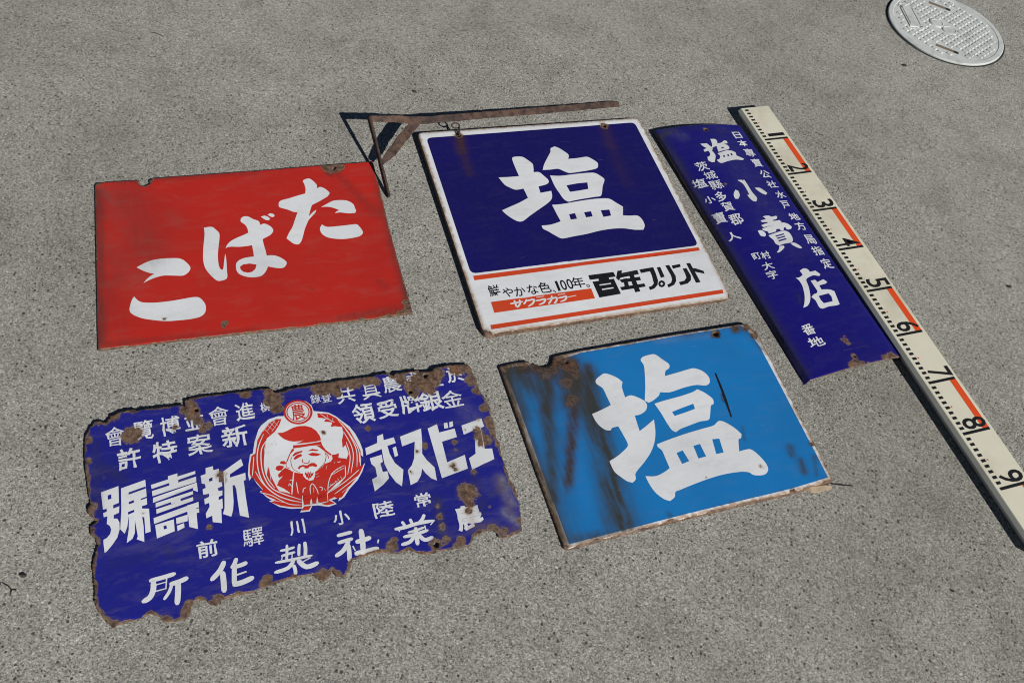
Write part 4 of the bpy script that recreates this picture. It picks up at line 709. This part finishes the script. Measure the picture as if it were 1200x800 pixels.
def subdiv(P, k=6):
    P = [Vector(p) for p in P]; out = []
    for a, b in zip(P, P[1:]):
        out += [a+(b-a)*i/k for i in range(k)]
    return out+[P[-1]]
def subv(A, k=6):
    out = []
    for a, b in zip(A, A[1:]): out += [a+(b-a)*(i/k) for i in range(k)]
    return out+[A[-1]]
ribbon('support_bar', subdiv(bar_pts), subv(wd), subv(tw), .0042, M['rust'], bk, .0007, 1)
brace = [(-.2690, 1.2985, .0385), (-.2827, 1.2467, .0340), (-.2906, 1.2135, .0290), (-.2960, 1.2000, .0265), (-.3010, 1.1890, .0235)]
ribbon('brace', subdiv(brace), subv([.0165, .0165, .0165, .012, .008]), (PN.cross((Vector(brace[2])-Vector(brace[0])).normalized())).normalized(), .0036, M['rust'], bk, .0007, 2)
wallp = [(-.3445, 1.2530, .0600), (-.3226, 1.2166, .0440), (-.3018, 1.1821, .0260), (-.2714, 1.1311, .0030)]
ribbon('wall_plate', subdiv(wallp), .0130, PN, .0042, M['darkrust'], bk, .0004, 3)
def ring(name, c, axis, r0, r1, wire, parent, mat, stretch=Vector((1, 0, 0))):
    ax = Vector(axis).normalized(); u = (stretch-ax*ax.dot(stretch)).normalized(); v = ax.cross(u); V = []; Fc = []
    n, k = 24, 8
    for i in range(n):
        t = 2*math.pi*i/n; rad = u*math.cos(t)*r0+v*math.sin(t)*r1; d = rad.normalized()
        for j in range(k):
            s = 2*math.pi*j/k; V.append(Vector(c)+rad+d*math.cos(s)*wire+ax*math.sin(s)*wire)
    for i in range(n):
        for j in range(k): Fc.append((i*k+j, ((i+1) % n)*k+j, ((i+1) % n)*k+(j+1) % k, i*k+(j+1) % k))
    if parent is not None:
        inv = parent.matrix_world.inverted(); V = [inv@p for p in V]
    return mesh_obj(name, V, Fc, mat, parent, True)
ring('chain_link', (-.2010, 1.3330, .024), (.25, -.35, .9), .0075, .0050, .0015, bk, M['darkrust'], Vector((1, .5, -.2)))
ring('chain_link', (-.1915, 1.3250, .0185), (1, .35, -.1), .0080, .0042, .0015, bk, M['darkrust'], Vector((.3, -.8, -.45)))
# ------------------------------------------------------------------ utility lid at the top right
mh = thing('utility_cover', 'round pale grey utility cover with a chequer tread set flush in the concrete', 'manhole cover', Matrix.Translation((.8385, 2.153, 0)))
Rm = .1445
def disc(name, r0, r1, z, mat, parent, n=96, zo=None):
    V = []; Fc = []
    for i in range(n):
        t = 2*math.pi*i/n; V += [(r0*math.cos(t), r0*math.sin(t), z), (r1*math.cos(t), r1*math.sin(t), z if zo is None else zo)]
    for i in range(n):
        j = (i+1) % n; Fc.append((2*i, 2*i+1, 2*j+1, 2*j))
    return mesh_obj(name, V, Fc, mat, parent)
disc('gap_ring', Rm-.004, Rm+.0048, .0006, M['gap'], mh)  # flat dark ring, painted shade of the gap round the lid
bm = bmesh.new(); n = 96
prof = [(Rm, .0008), (Rm, .0038), (Rm-.0018, .0050), (Rm-.012, .0050), (Rm-.0135, .0040), (0, .0040)]
rows = []
for rr, zz in prof[:-1]:
    rows.append([bm.verts.new((rr*math.cos(2*math.pi*i/n), rr*math.sin(2*math.pi*i/n), zz)) for i in range(n)])
for a, b in zip(rows, rows[1:]):
    for i in range(n): bm.faces.new((a[i], a[(i+1) % n], b[(i+1) % n], b[i]))
bm.faces.new(rows[-1]); bmesh.ops.recalc_face_normals(bm, faces=bm.faces)
me = bpy.data.meshes.new('lid'); bm.to_mesh(me); bm.free(); me.materials.append(M['lid'])
o = bpy.data.objects.new('lid', me); COL.objects.link(o); o.parent = mh
def pad(V, Fc, c, ux, uy, hx, hy, z0, z1, tp=.8):
    b = len(V)
    for z, s in ((z0, 1), (z1, tp)):
        for sx, sy in ((-1, -1), (1, -1), (1, 1), (-1, 1)): V.append((c[0]+ux[0]*sx*hx*s+uy[0]*sy*hy*s, c[1]+ux[1]*sx*hx*s+uy[1]*sy*hy*s, z))
    Fc.append((b+4, b+5, b+6, b+7))
    for i in range(4): Fc.append((b+i, b+(i+1) % 4, b+4+(i+1) % 4, b+4+i))
ang = math.radians(53); ux, uy = (math.cos(ang), math.sin(ang)), (-math.sin(ang), math.cos(ang))
V, Fc = [], []; px, py = .0155, .0165
slots = [((-.0073, -.0954), -14), ((-.0075, .0918), -14)]
for i in range(-10, 11):
    for j in range(-10, 11):
        c = (ux[0]*i*px+uy[0]*j*py, ux[1]*i*px+uy[1]*j*py)
        if math.hypot(*c) > Rm-.0235: continue
        if (c[0]+.008)**2/.034**2+c[1]**2/.027**2 < 1: continue
        if math.hypot((c[0]+.086)/.024, (c[1]-.009)/.05) < 1: continue
        if any(abs((c[0]-s[0])*.97-(c[1]-s[1])*.24) < .04 and abs((c[0]-s[0])*.24+(c[1]-s[1])*.97) < .015 for s, _ in slots): continue
        pad(V, Fc, c, ux, uy, px*.33, py*.36, .0040, .0058)
mesh_obj('tread_pattern', V, Fc, M['lid'], mh)
V, Fc = [], []
for cx, cy, a, rx, ry in ((-.022, .008, -25, .020, .017), (.008, -.010, -25, .021, .018)):
    b = len(V); k = 28
    ca, sa = math.cos(math.radians(a)), math.sin(math.radians(a))
    for s, z in ((1, .0040), (.9, .0062), (.72, .0068), (.66, .0058)):
        for i in range(k):
            t = 2*math.pi*i/k; x, y = rx*s*math.cos(t), ry*s*math.sin(t); V.append((cx+x*ca-y*sa, cy+x*sa+y*ca, z))
    for r_ in range(3):
        for i in range(k): Fc.append((b+r_*k+i, b+r_*k+(i+1) % k, b+(r_+1)*k+(i+1) % k, b+(r_+1)*k+i))
    Fc.append(tuple(b+3*k+i for i in range(k)))
mesh_obj('centre_boss', V, Fc, M['lid'], mh)
V, Fc = [], []
d = (.243, -.97); q_ = (.97, .243)
pad(V, Fc, (-.086, .009), d, q_, .044, .0185, .0040, .0058, .95)
for s in (-1, 1): pad(V, Fc, (-.086+q_[0]*s*.0125, .009+q_[1]*s*.0125), d, q_, .040, .0012, .0056, .0068)
for s in (-1, 1): pad(V, Fc, (-.086+d[0]*s*.052, .009+d[1]*s*.052), d, q_, .0012, .017, .0040, .0062)
mesh_obj('name_panel', V, Fc, M['lid'], mh)
for (cx, cy), a in slots:
    ca, sa = math.cos(math.radians(a)), math.sin(math.radians(a)); L_, w_ = .027, .0052
    def tr(x, y): return (cx+x*ca-y*sa, cy+x*sa+y*ca)
    ring = [tr(L_*math.copysign(1, math.cos(t))*min(1, abs(math.cos(t))*1.25), w_*math.copysign(1, math.sin(t))*min(1, abs(math.sin(t))*1.6)) for t in np.linspace(0, 2*math.pi, 36, False)]
    sl = mesh_obj('lifting_slot', [(x, y, .0044) for x, y in ring], [tuple(range(36))], M['slotrust'], mh)
    mesh_obj('slot_hole', [(*tr(x, y), .0048) for x, y in ((.018, -.0055), (.0285, -.005), (.0295, .002), (.024, .0044), (.017, .004))], [(0, 1, 2, 3, 4)], M['gap'], sl)  # flat dark patch, painted shade inside the slot's open end

# ------------------------------------------------------------------ crumbs lying on the concrete
def crumb(loc, r, seed, label):
    bm = bmesh.new(); bmesh.ops.create_icosphere(bm, subdivisions=2, radius=r)
    for v in bm.verts:
        k = 1+.55*noise.noise(v.co/r*1.3+Vector((seed, 0, 0)))
        v.co = Vector((v.co.x*k*1.3, v.co.y*k*.8, max(v.co.z*k*.6, -r*.35)))
    me = bpy.data.meshes.new('debris_crumb'); bm.to_mesh(me); bm.free(); me.materials.append(M['crumb'])
    o = bpy.data.objects.new('debris_crumb', me); COL.objects.link(o); o.location = (loc[0], loc[1], r*.35)
    tag(o, label, 'debris', 'dark crumbs on the concrete')
crumb((-.3035, 1.4282), .0034, 3, 'dark crumb lying behind the hanging bracket')
crumb((.7198, 1.9486), .0042, 8, 'dark crumb lying in front of the utility cover')
crumb((-0.5120, 0.3506), 0.0034, 11, 'dark crumb at the left edge of the photo beside the ragged sign')
crumb((0.8754, 1.3023), 0.0038, 12, 'dark crumb at the right edge of the photo beyond the measuring staff')
crumb((-0.4277, 1.2568), 0.0022, 13, 'tiny dark crumb between the red sign and the hanging bracket')
crumb((0.6972, 0.6472), 0.0024, 14, 'dark crumb near the bottom right corner below the end of the staff')
crumb((0.1423, 1.6194), 0.0022, 15, 'tiny dark crumb behind the far end of the measuring staff')
for pts_, lab_ in (([(-0.828, 1.4056, 0.0012), (-0.8189, 1.4081, 0.0012), (-0.8082, 1.4069, 0.0012), (-0.7977, 1.4026, 0.0012)], 'thin dark dry stalk lying far behind the red sign'), ([(-0.5297, 0.3353, 0.0012), (-0.5225, 0.3338, 0.0012), (-0.5166, 0.3309, 0.0012), (-0.5133, 0.3229, 0.0012), (-0.5154, 0.3306, 0.0012), (-0.5104, 0.3314, 0.0012)], 'small bent twig at the left edge beside the ragged sign')):
    s_ = ribbon('dry_stalk', [tuple(p) for p in pts_], .0011, Vector((0, 0, 1)), .0010, M['crumb'], None, .0002, 6)
    tag(s_, lab_, 'plant debris')
